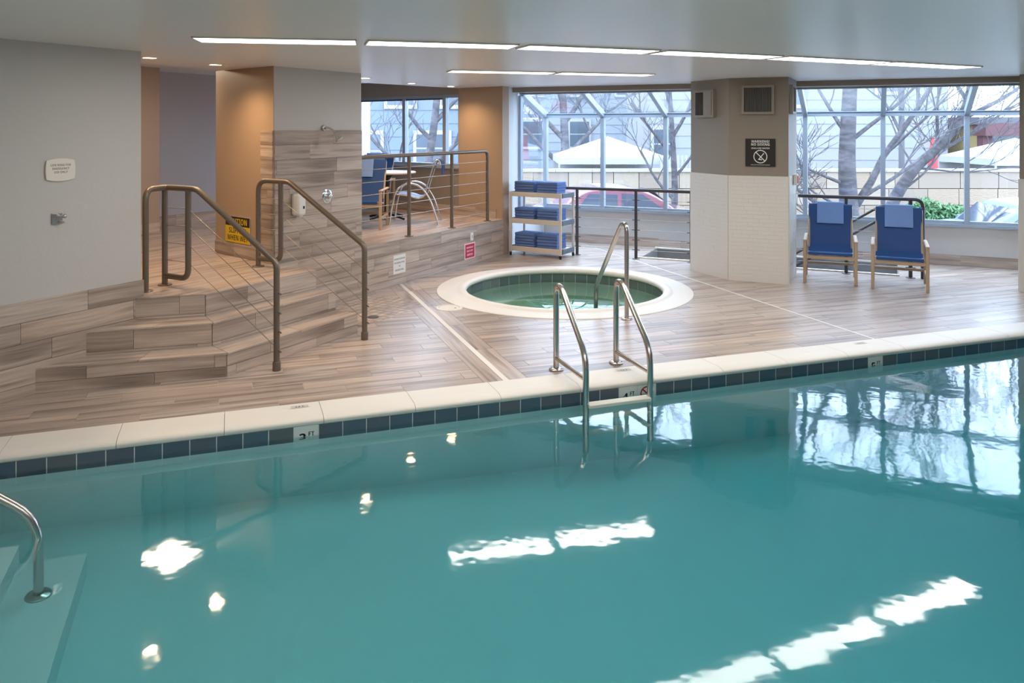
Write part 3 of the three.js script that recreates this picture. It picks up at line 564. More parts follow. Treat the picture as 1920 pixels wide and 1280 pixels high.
plaque('warning_sign', 'black square warning sign reading NO DIVING with a white crossed circle', C2, C3, 0.40, 1.66, 0.37, 0.355, (x, w, h) => {
  x.fillStyle = '#160f0d'; x.fillRect(0, 0, w, h); lines(x, w, [['WARNING!', h * 0.10, 60, '#e8e4de'], ['NO DIVING', h * 0.21, 60, '#e8e4de'], ['SHALLOW WATER', h * 0.345, 38, '#e8e4de']]);
  lines(x, w, [['SHALLOW WATER DIVE HAZARD', h * 0.945, 22, '#cfcac2']]);
  x.strokeStyle = '#e8e4de'; x.lineWidth = 15; const cx = w / 2, cy = h * 0.645, r = h * 0.225; x.beginPath(); x.arc(cx, cy, r, 0, 7); x.moveTo(cx - r * 0.7, cy - r * 0.7); x.lineTo(cx + r * 0.7, cy + r * 0.7); x.moveTo(cx + r * 0.55, cy - r * 0.55); x.lineTo(cx - r * 0.3, cy + r * 0.5); x.moveTo(cx - r * 0.3, cy + r * 0.45); x.lineTo(cx + r * 0.25, cy + r * 0.5); x.stroke(); });
plaque('shower_sign', 'small white notice on the platform face near the stair railing', STAIR.xd(7.3, FACE_N), STAIR.xd(10.6, FACE_N), 0.72, 0.255, 0.25, 0.235, (x, w, h) => { x.fillStyle = '#e2e0dc'; x.fillRect(0, 0, w, h); lines(x, w, [['SHOWER BEFORE', h * 0.22, 56, '#3a3a40'], ['ENTERING POOL', h * 0.42, 56, '#3a3a40'], ['OR', h * 0.61, 50, '#3a3a40'], ['WHIRLPOOL', h * 0.81, 62, '#3a3a40']]); });
plaque('spa_switch_sign', 'red and white shut off sign below the small white switch', STAIR.xd(7.3, FACE_N), STAIR.xd(10.6, FACE_N), 2.36, 0.20, 0.28, 0.23, (x, w, h) => { x.fillStyle = '#e9c6cc'; x.fillRect(0, 0, w, h); x.fillStyle = '#b81f42'; x.fillRect(34, 34, w - 68, h - 68); lines(x, w, [['EMERGENCY', h * 0.28, 58, '#f4dfe2'], ['SHUT OFF', h * 0.5, 66, '#f4dfe2'], ['SWITCH', h * 0.73, 74, '#f4dfe2']]); });
{ const g = thing('wall_switch', 'small white switch plate on the platform face above the red sign', 'switch'); onEdge(g, STAIR.xd(7.3, FACE_N), STAIR.xd(10.6, FACE_N), 2.41, 0.40, 0.016); part('plate', rbox(0.075, 0.115, 0.012, 0.003), M.white, g); part('toggle', rbox(0.02, 0.04, 0.02, 0.004, 0, 0, 0.012), M.ivory, g); }
plaque('caution_sign', 'yellow and black caution slippery when wet sign on the tan wall', PD, PA, 1.172 - 0.69, 0.86, 0.5, 0.285, (x, w, h) => { x.fillStyle = '#d9b516'; x.fillRect(0, 0, w, h); x.fillStyle = '#241a10'; x.fillRect(0, 0, w, h * 0.36); lines(x, w, [['CAUTION', h * 0.19, 92, '#d9b516'], ['SLIPPERY', h * 0.54, 82, '#241a10'], ['WHEN WET', h * 0.82, 82, '#241a10']]); });
{ // life ring sign with curved top and bottom
  const g = thing('life_ring_sign', 'cream rounded sign reading life ring for emergency use only', 'sign'); onEdge(g, STAIR.xd(0, WALL_N), STAIR.xd(1, WALL_N), 3.56, 1.657, 0.004);
  const s = new THREE.Shape(); s.moveTo(-0.105, -0.07); s.quadraticCurveTo(0, -0.1, 0.105, -0.07); s.quadraticCurveTo(0.12, 0, 0.105, 0.07); s.quadraticCurveTo(0, 0.1, -0.105, 0.07); s.quadraticCurveTo(-0.12, 0, -0.105, -0.07);
  const eg = new THREE.ExtrudeGeometry(s, { depth: 0.008, bevelEnabled: true, bevelSize: 0.003, bevelThickness: 0.003, bevelSegments: 2 }); const p = eg.attributes.position, uv = eg.attributes.uv; for (let i = 0; i < p.count; i++) uv.setXY(i, (p.getX(i) + 0.115) / 0.23, (p.getY(i) + 0.09) / 0.18);
  const tex = canvasTex(512, 400, (x, w, h) => { x.fillStyle = '#e6ddd2'; x.fillRect(0, 0, w, h); lines(x, w, [['LIFE RING FOR', 120, 50, '#6b625a'], ['EMERGENCY', 180, 50, '#6b625a'], ['USE ONLY', 240, 50, '#6b625a']]); });
  part('panel', eg, std(lin(1, 1, 1), 0.4, { map: tex }), g);
}
{ const g = thing('wall_hook', 'brushed steel hook bracket on the grey wall below the life ring sign', 'hook'); onEdge(g, STAIR.xd(0, WALL_N), STAIR.xd(1, WALL_N), 3.55, 1.285, 0.004);
  part('back_plate', rbox(0.08, 0.085, 0.01, 0.003, -0.015, 0, 0.004), M.steel, g); part('peg', bar(V(0, 0.015, 0.005), V(0.01, 0.02, 0.06), 0.010), M.steel, g); part('peg', bar(V(0, -0.02, 0.005), V(0.015, -0.03, 0.05), 0.008), M.steel, g); part('cap', new THREE.SphereGeometry(0.016, 12, 8).translate(0.01, 0.02, 0.06), M.steel, g); }
{ const g = thing('pull_station', 'small white and red alarm box on the pillar side', 'alarm box'); onEdge(g, C3, C4, 0.42, 1.30, 0.016); part('case', rbox(0.10, 0.14, 0.05, 0.008, 0, 0, 0.025), M.white, g); part('handle', rbox(0.06, 0.10, 0.012, 0.003, 0, 0, 0.054), M.red, g); }

// ------------------------------------------------------------------ shower fittings
const onShower = (g, s, y) => onEdge(g, STAIR.xd(0, FACE_N), STAIR.xd(1, FACE_N), s, y, 0.013);
{ const g = thing('wall_shower', 'chrome shower head on a bent arm on the tiled pillar', 'shower head'); onShower(g, 6.663, 1.975);
  part('escutcheon', lathe([[0, 0], [0.035, 0], [0.03, 0.012], [0.014, 0.016]], 24).rotateX(Math.PI / 2), M.chrome, g);
  part('arm', sweep(round([V(0, 0, 0), V(0, 0.01, 0.07), V(0.02, -0.055, 0.16)], 0.05), 0.011), M.chrome, g);
  const h = part('head', lathe([[0.012, 0.09], [0.022, 0.075], [0.026, 0.05], [0.05, 0.012], [0.05, 0], [0.0, -0.002]], 28), M.chrome, g); h.position.set(0.032, -0.135, 0.205); h.rotation.set(-0.5, 0, 0.25); }
{ const g = thing('shower_valve', 'round chrome shower valve with a lever on the tiled pillar', 'valve'); onShower(g, 6.714, 1.21);
  part('dial', lathe([[0, 0.012], [0.06, 0.012], [0.08, 0.004], [0.08, 0]], 36).rotateX(Math.PI / 2), M.chrome, g); part('hub', lathe([[0, 0.06], [0.022, 0.06], [0.028, 0.05], [0.03, 0.01]], 24).rotateX(Math.PI / 2), M.chrome, g); part('lever', bar(V(0, 0, 0.05), V(-0.025, -0.055, 0.055), 0.008), M.chrome, g); }
{ const g = thing('soap_dispenser', 'white soap dispenser on the tiled pillar behind the stair railing', 'dispenser'); onShower(g, 6.22, 1.16);
  part('housing', rbox(0.125, 0.235, 0.11, 0.03, 0, 0, 0.055), M.white, g); part('window', rbox(0.025, 0.03, 0.004, 0.002, 0.02, -0.03, 0.111), M.ventDark, g); part('spout', rbox(0.05, 0.03, 0.05, 0.01, 0, -0.12, 0.07), M.white, g); part('back_plate', box(0.12, 0.23, 0.012, 0, 0, 0.002), M.ventFrame, g); }

// ------------------------------------------------------------------ stair railings
function stairRail(s, label, withReturn) {
  const t = thing('stair_railing', label, 'railing', V(0, 0, 0), 0, 'bronze stair railings'); const P = (n, y, ds = 0) => STAIR.at(s + ds, n, y), r = 0.0255, top = 1.44, low = 0.875, nb = 6.287, nc = 5.97, nl = 4.886;
  const start = withReturn ? [P(6.18, PLAT, -0.27), P(6.18, top, -0.27), P(nb, top)] : [P(nb, PLAT), P(nb, top)];
  const pts = [...start, P(5.86, top), P(nl, low), P(nl, 0.012)];
  part('handrail', sweep(round(pts, withReturn ? [0.1, 0.08, 0.05, 0.05] : [0.12, 0.05, 0.05]), r, 14), M.bronze, t);
  if (withReturn) part('post', bar(P(nb, PLAT), P(nb, top), r, 14), M.bronze, t);
  part('loop', sweep(round([P(nc, top), P(nc, PLAT + 0.085), P(nb, PLAT + 0.085)], 0.09), r, 14), M.bronze, t);
  for (let k = 0; k < 4; k++) { const a = 1.25 - k * 0.157 + 0.01, b = 0.652 - k * 0.156; part('cable', sweep([P(nb, a), P(nc, a), P(nl, b)], 0.0035, 6), M.cable, t); const m = part('cable_stud', bar(P(nl - 0.05, b - 0.03), P(nl, b), 0.007, 8), M.bronze, t); }
  const cg = lathe([[0.0265, 0], [0.033, 0], [0.033, 0.07], [0.0265, 0.074]], 20); part('sleeve', cg, M.bronze, t).position.copy(P(nl, 0));
  const fl = lathe([[0.026, 0], [0.062, 0], [0.058, 0.008], [0.026, 0.01]], 20); for (const q of withReturn ? [P(nb, PLAT), P(6.18, PLAT, -0.27)] : [P(nb, PLAT)]) part('flange', fl, M.bronze, t).position.copy(q);
  return t;
}
stairRail(4.67, 'bronze stair railing beside the grey wall with a return to it', true);
stairRail(5.76, 'bronze stair railing in front of the tiled shower pillar', false);
{ const t = thing('platform_railing', 'bronze railing with steel cables along the platform edge', 'railing'), n = 6.33, P = (s, y) => STAIR.at(s, n, y), r = 0.025, top = PLAT + 1.06;
  part('handrail', sweep(round([P(7.31, top), P(10.30, top), P(10.30, PLAT)], 0.09), r, 14), M.bronze, t);
  for (const s of [8.345, 9.337]) part('post', bar(P(s, PLAT), P(s, top), r, 14), M.bronze, t);
  const fl = lathe([[0.026, 0], [0.06, 0], [0.056, 0.008], [0.026, 0.01]], 20); for (const s of [8.345, 9.337, 10.3]) part('flange', fl, M.bronze, t).position.copy(P(s, PLAT));
  for (let k = 1; k < 7; k++) { const y = top - k * 0.155; part('cable', bar(P(7.32, y), P(10.30, y), 0.004, 6), M.cable, t); for (const s of [8.345, 9.337]) part('cable_stud', bar(P(s - 0.035, y), P(s + 0.035, y), 0.007, 8), M.bronze, t); } }
function bayRail(e0, e1, posts, label, endBend) {
  const t = thing('stairwell_railing', label, 'railing', V(0, 0, 0), 0, 'dark railings around the stairwell'), P = (e, y) => FACADE.at(e, 11.7, y), r = 0.024, top = 1.035;
  part('handrail', sweep(round(endBend ? [P(e0, top), P(e1, top), P(e1, 0)] : [P(e0, top), P(e1, top)], 0.1), r, 12), M.darkRail, t);
  const fl = lathe([[0.025, 0], [0.06, 0], [0.056, 0.008], [0.025, 0.01]], 20);
  for (const e of posts) { part('post', bar(P(e, 0), P(e, top), 0.024, 12), M.darkRail, t); part('flange', fl, M.darkRail, t).position.copy(P(e, 0)); }
  for (let k = 1; k < 7; k++) { const y = top - k * 0.15; part('cable', bar(P(e0, y), P(e1, y), 0.0035, 6), M.cable, t); for (const e of posts) part('cable_stud', bar(P(e - 0.06, y), P(e + 0.06, y), 0.007, 8), M.darkRail, t); }
}
bayRail(-4.36, -2.3, [-4.17, -3.23, -2.4], 'dark metal cable railing between the towel cart and the pillar', false);
bayRail(-0.92, 0.62, [-0.304, 0.477], 'dark metal cable railing behind the two blue chairs', true);

// ------------------------------------------------------------------ stairwell going down behind the pillar
{ const w = struct('wall_stairwell'); const H = HOLE;
  part('pit_wall', wallBox(FACADE, H.e0 - 0.1, H.e1, H.d0 - 0.1, H.d0, -2.4, -0.012), M.concrete, w);
  part('pit_wall', wallBox(FACADE, H.e0 - 0.1, H.e1, H.d1, H.d1 + 0.1, -2.4, -0.012), M.concrete, w);
  part('pit_wall', wallBox(FACADE, H.e0 - 0.1, H.e0, H.d0, H.d1, -2.4, -0.012), M.concrete, w);
  part('pit_floor', wallBox(FACADE, H.e0, H.e1, H.d0, H.d1, -2.4, -2.3), M.concrete, w);
  part('curb', wallBox(FACADE, H.e0 - 0.05, H.e1, H.d0 - 0.04, H.d0 + 0.01, -0.012, 0.02), M.coping, w);
  part('curb', wallBox(FACADE, H.e0 - 0.05, H.e1, H.d1 - 0.01, H.d1 + 0.1, -0.012, 0.005), M.coping, w);
  const st = thing('stairwell_stairs', 'grey concrete flight of stairs leading down behind the pillar', 'stairs');
  for (let k = 0; k < 12; k++) part('stair_tread', wallBox(FACADE, H.e1 - 0.28 * (k + 1), H.e1 - 0.28 * k, H.d0, H.d1, -2.3, -0.18 * (k + 1)), M.concrete, st);
  const h = thing('sloping_handrail', 'dark double handrail sloping down into the stairwell', 'railing'), P = (e, y) => FACADE.at(e, 12.78, y), top = 0.84;
  part('handrail', sweep(round([P(0.55, top), P(0.13, top), P(-2.6, top - 2.73 * 0.66)], 0.05), 0.02, 10), M.darkRail, h); part('handrail', sweep(round([P(0.45, top - 0.19), P(0.13, top - 0.19), P(-2.6, top - 0.19 - 2.73 * 0.66)], 0.05), 0.02, 10), M.darkRail, h); part('post', bar(P(0.5, 0), P(0.5, top), 0.02, 10), M.darkRail, h); part('post', bar(P(-1.2, -1.0), P(-1.2, top - 1.33 * 0.66), 0.02, 10), M.darkRail, h);
}

// ------------------------------------------------------------------ ceiling, remaining walls
{ const c = struct('ceiling');
  const edgeR = brownAt(0.95), poly = [[-7, -4.2], [11.2, -4.2], [11.2, 8.2], FACADE.xd(BAY_E1, HEAD_D), FACADE.xd(BAY_E - 0.16, HEAD_D), [E0[0] - 0.05, E0[1] + 0.1], edgeR, [-2.15, 11.35], [-3.68, 7.88], [-4.0, 7.0], STAIR.xd(2.2, 7.0), STAIR.xd(-3.3, FACE_N)];
  part('ceiling_slab', prism(poly, CEIL, CEIL + 0.14), M.ceiling, c);
  part('raised_slab', prism([[0.1, 12.3], brownAt(0), [brownAt(winT + 0.6)[0] + 0.15, brownAt(winT + 0.6)[1] + 0.2], STAIR.xd(12, GREY_N + 0.2), STAIR.xd(2.2, GREY_N + 0.2), STAIR.xd(2.2, FACE_N - 0.5), [-3.4, 7.2]], CEIL_HIGH, CEIL_HIGH + 0.15), M.ceiling, c);
}
{ const w = struct('wall_back'); part('wall_body', prism([[-7.2, -4.2], [11.2, -4.2], [11.2, -4], [-7.2, -4]], 0, CEIL), M.wallGrey, w); }
{ const w = struct('wall_side_left'); const a = STAIR.xd(-3.2, WALL_N); part('wall_body', prism([[a[0] - 0.2, -4], [a[0] + 0.1, -4], [a[0] + 0.1, a[1] + 0.1], [a[0] - 0.2, a[1] + 0.1]], 0, CEIL), M.wallGrey, w); }
{ const w = struct('wall_right'); part('wall_body', prism([[11, -4], [11.2, -4], [11.2, 9.4], [11, 9.4]], 0, CEIL), M.wallGrey, w); }

// ------------------------------------------------------------------ strip lights
const strip1 = [[-2.31, 5.72], [-1.12, 5.92], [0.05, 6.24], [1.20, 6.67], [2.38, 7.19], [3.62, 7.80], [4.86, 8.42]];
const strip2 = [[-0.74, 8.92], [0.50, 9.27], [1.70, 9.63]];
function ceilingStrip(a, b, label, group) {
  const cx = (a[0] + b[0]) / 2, cd = (a[1] + b[1]) / 2, l = Math.hypot(b[0] - a[0], b[1] - a[1]) - 0.07, ang = Math.atan2(b[1] - a[1], b[0] - a[0]) / R, w = 0.29;
  const t = thing('strip_light', label, 'ceiling light', V(cx, CEIL, -cd), ang, group);
  for (const s of [-1, 1]) { part('frame', box(l, 0.012, 0.012, 0, -0.006, s * (w / 2 + 0.006)), M.white, t); part('frame', box(0.012, 0.012, w + 0.024, s * (l / 2 - 0.004), -0.006, 0), M.white, t); }
  part('diffuser_panel', box(l - 0.02, 0.004, w, 0, -0.003, 0), M.lampGlow, t, 'glowing white diffuser');
  const L = new THREE.RectAreaLight(LIGHT_WHITE, STRIP_RADIANCE, l - 0.02, w); L.name = 'strip_lamp'; L.position.set(0, -0.011, 0); L.rotation.x = -Math.PI / 2; t.add(L);
}
const ORD = ['first', 'second', 'third', 'fourth', 'fifth', 'sixth', 'seventh'];
for (let i = 0; i < 6; i++) ceilingStrip(strip1[i], strip1[i + 1], `white strip light panel of the long ceiling row, ${ORD[i]} from the grey wall`, 'strip lights in the long row');
for (let i = 0; i < 2; i++) ceilingStrip(strip2[i], strip2[i + 1], `white strip light panel of the short ceiling row, ${i ? 'nearer the white pillar' : 'nearer the platform'}`, 'strip lights in the short row');
// the same fittings continue over the deck on the camera's side
for (const [row, v] of [['nearer the pool', 1.2], ['nearer the back wall', -1.0]]) for (let i = 0; i < 7; i++) { const p = POOL.xd(-4 + i * 1.25, v), q = POOL.xd(-4 + (i + 1) * 1.25, v); ceilingStrip(p, q, `strip light over the opposite deck, row ${row}, ${ORD[i]} from the entry steps`, 'strip lights over the opposite deck'); }
// ------------------------------------------------------------------ round downlights
const downs = [[-3.32, 7.28, 'near the end of the grey wall'], [-3.015, 8.08, 'in front of the tan pillar face'], [-1.89, 10.25, 'beside the shower pillar'], [-1.45, 11.49, 'over the platform railing'], [-0.95, 12.36, 'by the tan corner wall']];
for (const [X, D, where] of downs) {
  const t = thing('downlight', `round warm recessed downlight ${where}`, 'ceiling light', V(X, CEIL, -D), 0, 'warm recessed downlights');
  part('trim_ring', lathe([[0.06, 0], [0.062, -0.006], [0.085, -0.006], [0.09, 0]], 32), M.white, t);
  part('lamp_lens', lathe([[0, -0.003], [0.06, -0.003]], 32), M.warmGlow, t, 'glowing warm lens');
  const s = new THREE.SpotLight(LIGHT_WARM, DOWNLIGHT_CANDELA, 0, 72 * R, 0.7, 2); s.name = 'downlight_lamp'; s.position.set(0, -0.02, 0); s.target.position.set(0, -2, 0); s.shadow.radius = 3; s.castShadow = true; t.add(s); t.add(s.target); s.target.name = 'downlight_aim';
}
{ const t = thing('square_ceiling_light', 'square glowing panel on the raised ceiling behind the stairs', 'ceiling light', V(-3.97, CEIL_HIGH, -9.2), 60.2);
  part('frame', rbox(0.58, 0.03, 0.58, 0.008, 0, -0.015, 0), M.white, t); part('diffuser_panel', box(0.52, 0.004, 0.52, 0, -0.033, 0), M.lampGlow, t, 'glowing white diffuser');
  const L = new THREE.RectAreaLight(lin(1, 0.76, 0.52), 10, 0.52, 0.52); L.name = 'panel_lamp'; L.position.set(0, -0.04, 0); L.rotation.x = -Math.PI / 2; t.add(L); }

// ------------------------------------------------------------------ furniture
function towelDrape(w, front, back, depth, mat) {      // cloth hanging over a bar: cross-section in (z, y), swept across x with slight waves
  const prof = []; for (let i = 0; i <= 8; i++) prof.push([0.5 * depth + 0.004, -front + front * i / 8]); for (let i = 1; i < 8; i++) { const a = i / 8 * Math.PI; prof.push([Math.cos(a) * (0.5 * depth + 0.004), Math.sin(a) * 0.022]); } for (let i = 0; i <= 5; i++) prof.push([-0.5 * depth - 0.004, -back * i / 5]);
  const outer = prof, nx = 12, pos = [], uv = [], idx = [];
  for (const th of [0, 0.008]) outer.forEach(([z, y], j) => { for (let i = 0; i <= nx; i++) { const x = (i / nx - 0.5) * w, wave = Math.sin(i * 0.9 + j * 0.35) * 0.0025 * Math.min(1, Math.abs(y) * 8); const sx = z > 0 ? 1 : -1; const inner = th ? 1 - th / (0.5 * depth + 0.004) : 1; pos.push(x, (y > 0 ? y * inner : y), z * inner + sx * wave); uv.push(x, j * 0.03); } });
  const n = outer.length, row = nx + 1, off = n * row;
  for (let j = 0; j < n - 1; j++) for (let i = 0; i < nx; i++) { const a = j * row + i; idx.push(a, a + 1, a + row, a + 1, a + row + 1, a + row); idx.push(off + a, off + a + row, off + a + 1, off + a + 1, off + a + row, off + a + row + 1); }
  for (let j = 0; j < n - 1; j++) for (const i of [0, nx]) { const a = j * row + i; i ? idx.push(a, off + a, a + row, off + a, off + a + row, a + row) : idx.push(a, a + row, off + a, off + a, a + row, off + a + row); }
  for (let i = 0; i < nx; i++) for (const j of [0, n - 1]) { const a = j * row + i; j ? idx.push(a, a + 1, off + a, off + a, a + 1, off + a + 1) : idx.push(a, off + a, a + 1, off + a, off + a + 1, a + 1); }
  const g = new THREE.BufferGeometry(); g.setAttribute('position', new THREE.Float32BufferAttribute(pos, 3)); g.setAttribute('uv', new THREE.Float32BufferAttribute(uv, 2)); g.setIndex(idx); g.computeVertexNormals(); return g;
}
function ribbon(prof, w, th) {      // thick strip along a (z, y) profile, width w in x
  const n = prof.length, pos = [], uv = [], idx = []; let run = 0;
  prof.forEach(([z, y], i) => { const a = prof[Math.max(0, i - 1)], b = prof[Math.min(n - 1, i + 1)], dz = b[0] - a[0], dy = b[1] - a[1], l = Math.hypot(dz, dy), nz = -dy / l, ny = dz / l; if (i) run += Math.hypot(z - prof[i - 1][0], y - prof[i - 1][1]);
    for (const [sx, st] of [[-1, 1], [1, 1], [1, -1], [-1, -1]]) { pos.push(sx * w / 2, y + ny * st * th / 2, z + nz * st * th / 2); uv.push(sx * w / 2, run); } });
  for (let i = 0; i < n - 1; i++) for (let k = 0; k < 4; k++) { const a = i * 4 + k, b = i * 4 + (k + 1) % 4; idx.push(a, b, a + 4, b, b + 4, a + 4); }
  idx.push(0, 2, 1, 0, 3, 2); const e = (n - 1) * 4; idx.push(e, e + 1, e + 2, e, e + 2, e + 3);
  let g = new THREE.BufferGeometry(); g.setAttribute('position', new THREE.Float32BufferAttribute(pos, 3)); g.setAttribute('uv', new THREE.Float32BufferAttribute(uv, 2)); g.setIndex(idx); g = g.toNonIndexed(); g.computeVertexNormals(); return g;
}
function lerpPts(list, n = 6) { const c = new THREE.CatmullRomCurve3(list.map(p => V(0, p[1], p[0]))); return c.getPoints(n * (list.length - 1)).map(p => [p.z, p.y]); }
function slingChair(pos, turn, label) {
  const t = thing('sling_chair', label, 'chair', pos, turn, 'wooden armchairs with blue slings');
  for (const s of [-1, 1]) {
    part('leg', rbox(0.038, 0.53, 0.05, 0.008, s * 0.30, 0.265, 0.31), M.teak, t);
    part('leg', rbox(0.034, 0.51, 0.045, 0.008, s * 0.30, 0.255, -0.30), M.teak, t);
    part('armrest', rbox(0.046, 0.028, 0.68, 0.012, s * 0.30, 0.540, 0.0), M.teak, t);
    part('seat_rail', sweep([V(s * 0.262, 0.385, 0.32), V(s * 0.262, 0.33, -0.16)], 0.014, 8), M.teak, t);
    part('back_rail', sweep([V(s * 0.262, 0.33, -0.16), V(s * 0.262, 0.92, -0.42)], 0.014, 8), M.teak, t);
    part('screw_cap', new THREE.CylinderGeometry(0.008, 0.008, 0.004, 12).rotateX(Math.PI / 2).translate(s * 0.30, 0.505, 0.336), M.steel, t);
    part('side_stretcher', rbox(0.02, 0.035, 0.58, 0.005, s * 0.30, 0.16, 0.0), M.teak, t);
  }
  part('front_rail', rbox(0.57, 0.045, 0.024, 0.006, 0, 0.335, 0.315), M.teak, t); part('rear_stretcher', rbox(0.57, 0.035, 0.02, 0.005, 0, 0.17, -0.29), M.teak, t); part('top_rail', bar(V(-0.262, 0.92, -0.42), V(0.262, 0.92, -0.42), 0.014, 8), M.teak, t);
  part('seat_sling', ribbon(lerpPts([[0.335, 0.365], [0.33, 0.398], [0.20, 0.37], [0.0, 0.345], [-0.13, 0.345]]), 0.52, 0.008), M.sling, t);
  part('back_sling', ribbon(lerpPts([[-0.13, 0.345], [-0.20, 0.42], [-0.29, 0.63], [-0.405, 0.915], [-0.43, 0.945], [-0.455, 0.92], [-0.44, 0.86]]), 0.54, 0.008), M.sling, t);
  return t;
}
function towelOn(chairPos, turn, dx, label) {      // a towel over the top of a chair back
  const t = thing('draped_towel', label, 'towel', chairPos.clone().add(V(0.0, 0.945, 0)), turn, 'towels draped over chair backs');
  const g = towelDrape(0.33, 0.29, 0.22, 0.05); g.rotateX(-0.38 * 0 ); const m = part('cloth', g, M.towelPale, t); m.position.set(dx, 0.012, -0.43); m.rotation.x = -0.415; return t;
}
const chairSpots = [[4.14, 10.34, -22, 'blue sling armchair with pale towel, next to the white tiled pillar'], [4.84, 9.93, -25, 'blue sling armchair with pale towel, where the railing bends down']];
chairSpots.forEach(([X, D, turn, label], i) => { const p = V(X, 0, -D); slingChair(p, turn, label); towelOn(p, turn, 0.0, i ? 'pale blue towel over the blue chair where the railing bends down' : 'pale blue towel over the blue chair next to the white pillar'); });
// platform furniture
{ const p1 = V(-2.12, PLAT, -11.3), p2 = V(-2.36, PLAT, -13.35);
  slingChair(p1, 0, 'blue sling armchair half hidden by the shower pillar'); towelOn(p1, 0, -0.08, 'pale towel over the chair half hidden by the shower pillar');
  slingChair(p2, -8, 'blue sling armchair behind the round table by the window'); towelOn(p2, -8, -0.05, 'pale towel over the chair behind the round table'); }
{ const t = thing('round_table', 'round pale table on a black pedestal on the platform', 'table', V(-1.95, PLAT, -12.38));
  part('table_top', lathe([[0, 0.735], [0.44, 0.735], [0.452, 0.728], [0.452, 0.712], [0.44, 0.705], [0, 0.705]], 48), M.tableTop, t); part('pedestal', lathe([[0, 0.04], [0.05, 0.04], [0.04, 0.1], [0.035, 0.6], [0.12, 0.70], [0, 0.705]], 24), M.black, t);
  for (let k = 0; k < 4; k++) { const a = k * Math.PI / 2 + 0.6; part('foot', sweep([V(Math.cos(a) * 0.03, 0.09, Math.sin(a) * 0.03), V(Math.cos(a) * 0.2, 0.055, Math.sin(a) * 0.2), V(Math.cos(a) * 0.36, 0.018, Math.sin(a) * 0.36)], f => 0.026 - 0.008 * f, 10), M.black, t); } }
{ const t = thing('tubular_chair', 'tubular metal chair with arched arms and a pale blue seat facing the table', 'chair', V(-1.42, PLAT, -11.87), 0);
  for (const s of [-1, 1]) {
    const z = s * 0.25;
    part('side_arch', sweep(new THREE.CatmullRomCurve3([V(-0.37, 0, z), V(-0.33, 0.28, z), V(-0.25, 0.52, z), V(-0.1, 0.60, z), V(0.08, 0.55, z), V(0.2, 0.40, z), V(0.28, 0.2, z), V(0.34, 0, z)]).getPoints(40), 0.014, 10), M.chrome, t);
    part('seat_tube', sweep(new THREE.CatmullRomCurve3([V(-0.27, 0.44, z * 0.88), V(-0.1, 0.42, z * 0.88), V(0.05, 0.385, z * 0.88), V(0.13, 0.42, z * 0.88), V(0.17, 0.56, z * 0.88), V(0.24, 0.78, z * 0.88), V(0.30, 0.93, z * 0.88), V(0.345, 0.94, z * 0.88), V(0.37, 0.88, z * 0.88)]).getPoints(48), 0.012, 10), M.chrome, t);
  }
  part('front_rung', bar(V(-0.27, 0.44, -0.22), V(-0.27, 0.44, 0.22), 0.011, 8), M.chrome, t);
  const sg = ribbon(lerpPts([[-0.26, 0.447], [-0.1, 0.427], [0.05, 0.392], [0.115, 0.415]]), 0.42, 0.006); sg.rotateY(Math.PI / 2); const bp = sg.attributes.position; void bp;
  const seat = ribbon(lerpPts([[0.26, 0.447], [0.1, 0.427], [-0.05, 0.395], [-0.12, 0.42]]), 0.42, 0.006); seat.rotateY(-Math.PI / 2);
  part('seat_sling', seat, M.towelPale, t);
  const bk = ribbon(lerpPts([[-0.31, 0.945], [-0.345, 0.955], [-0.385, 0.90], [-0.395, 0.73]]), 0.42, 0.01); bk.rotateY(-Math.PI / 2); part('head_sling', bk, M.sling, t);
}

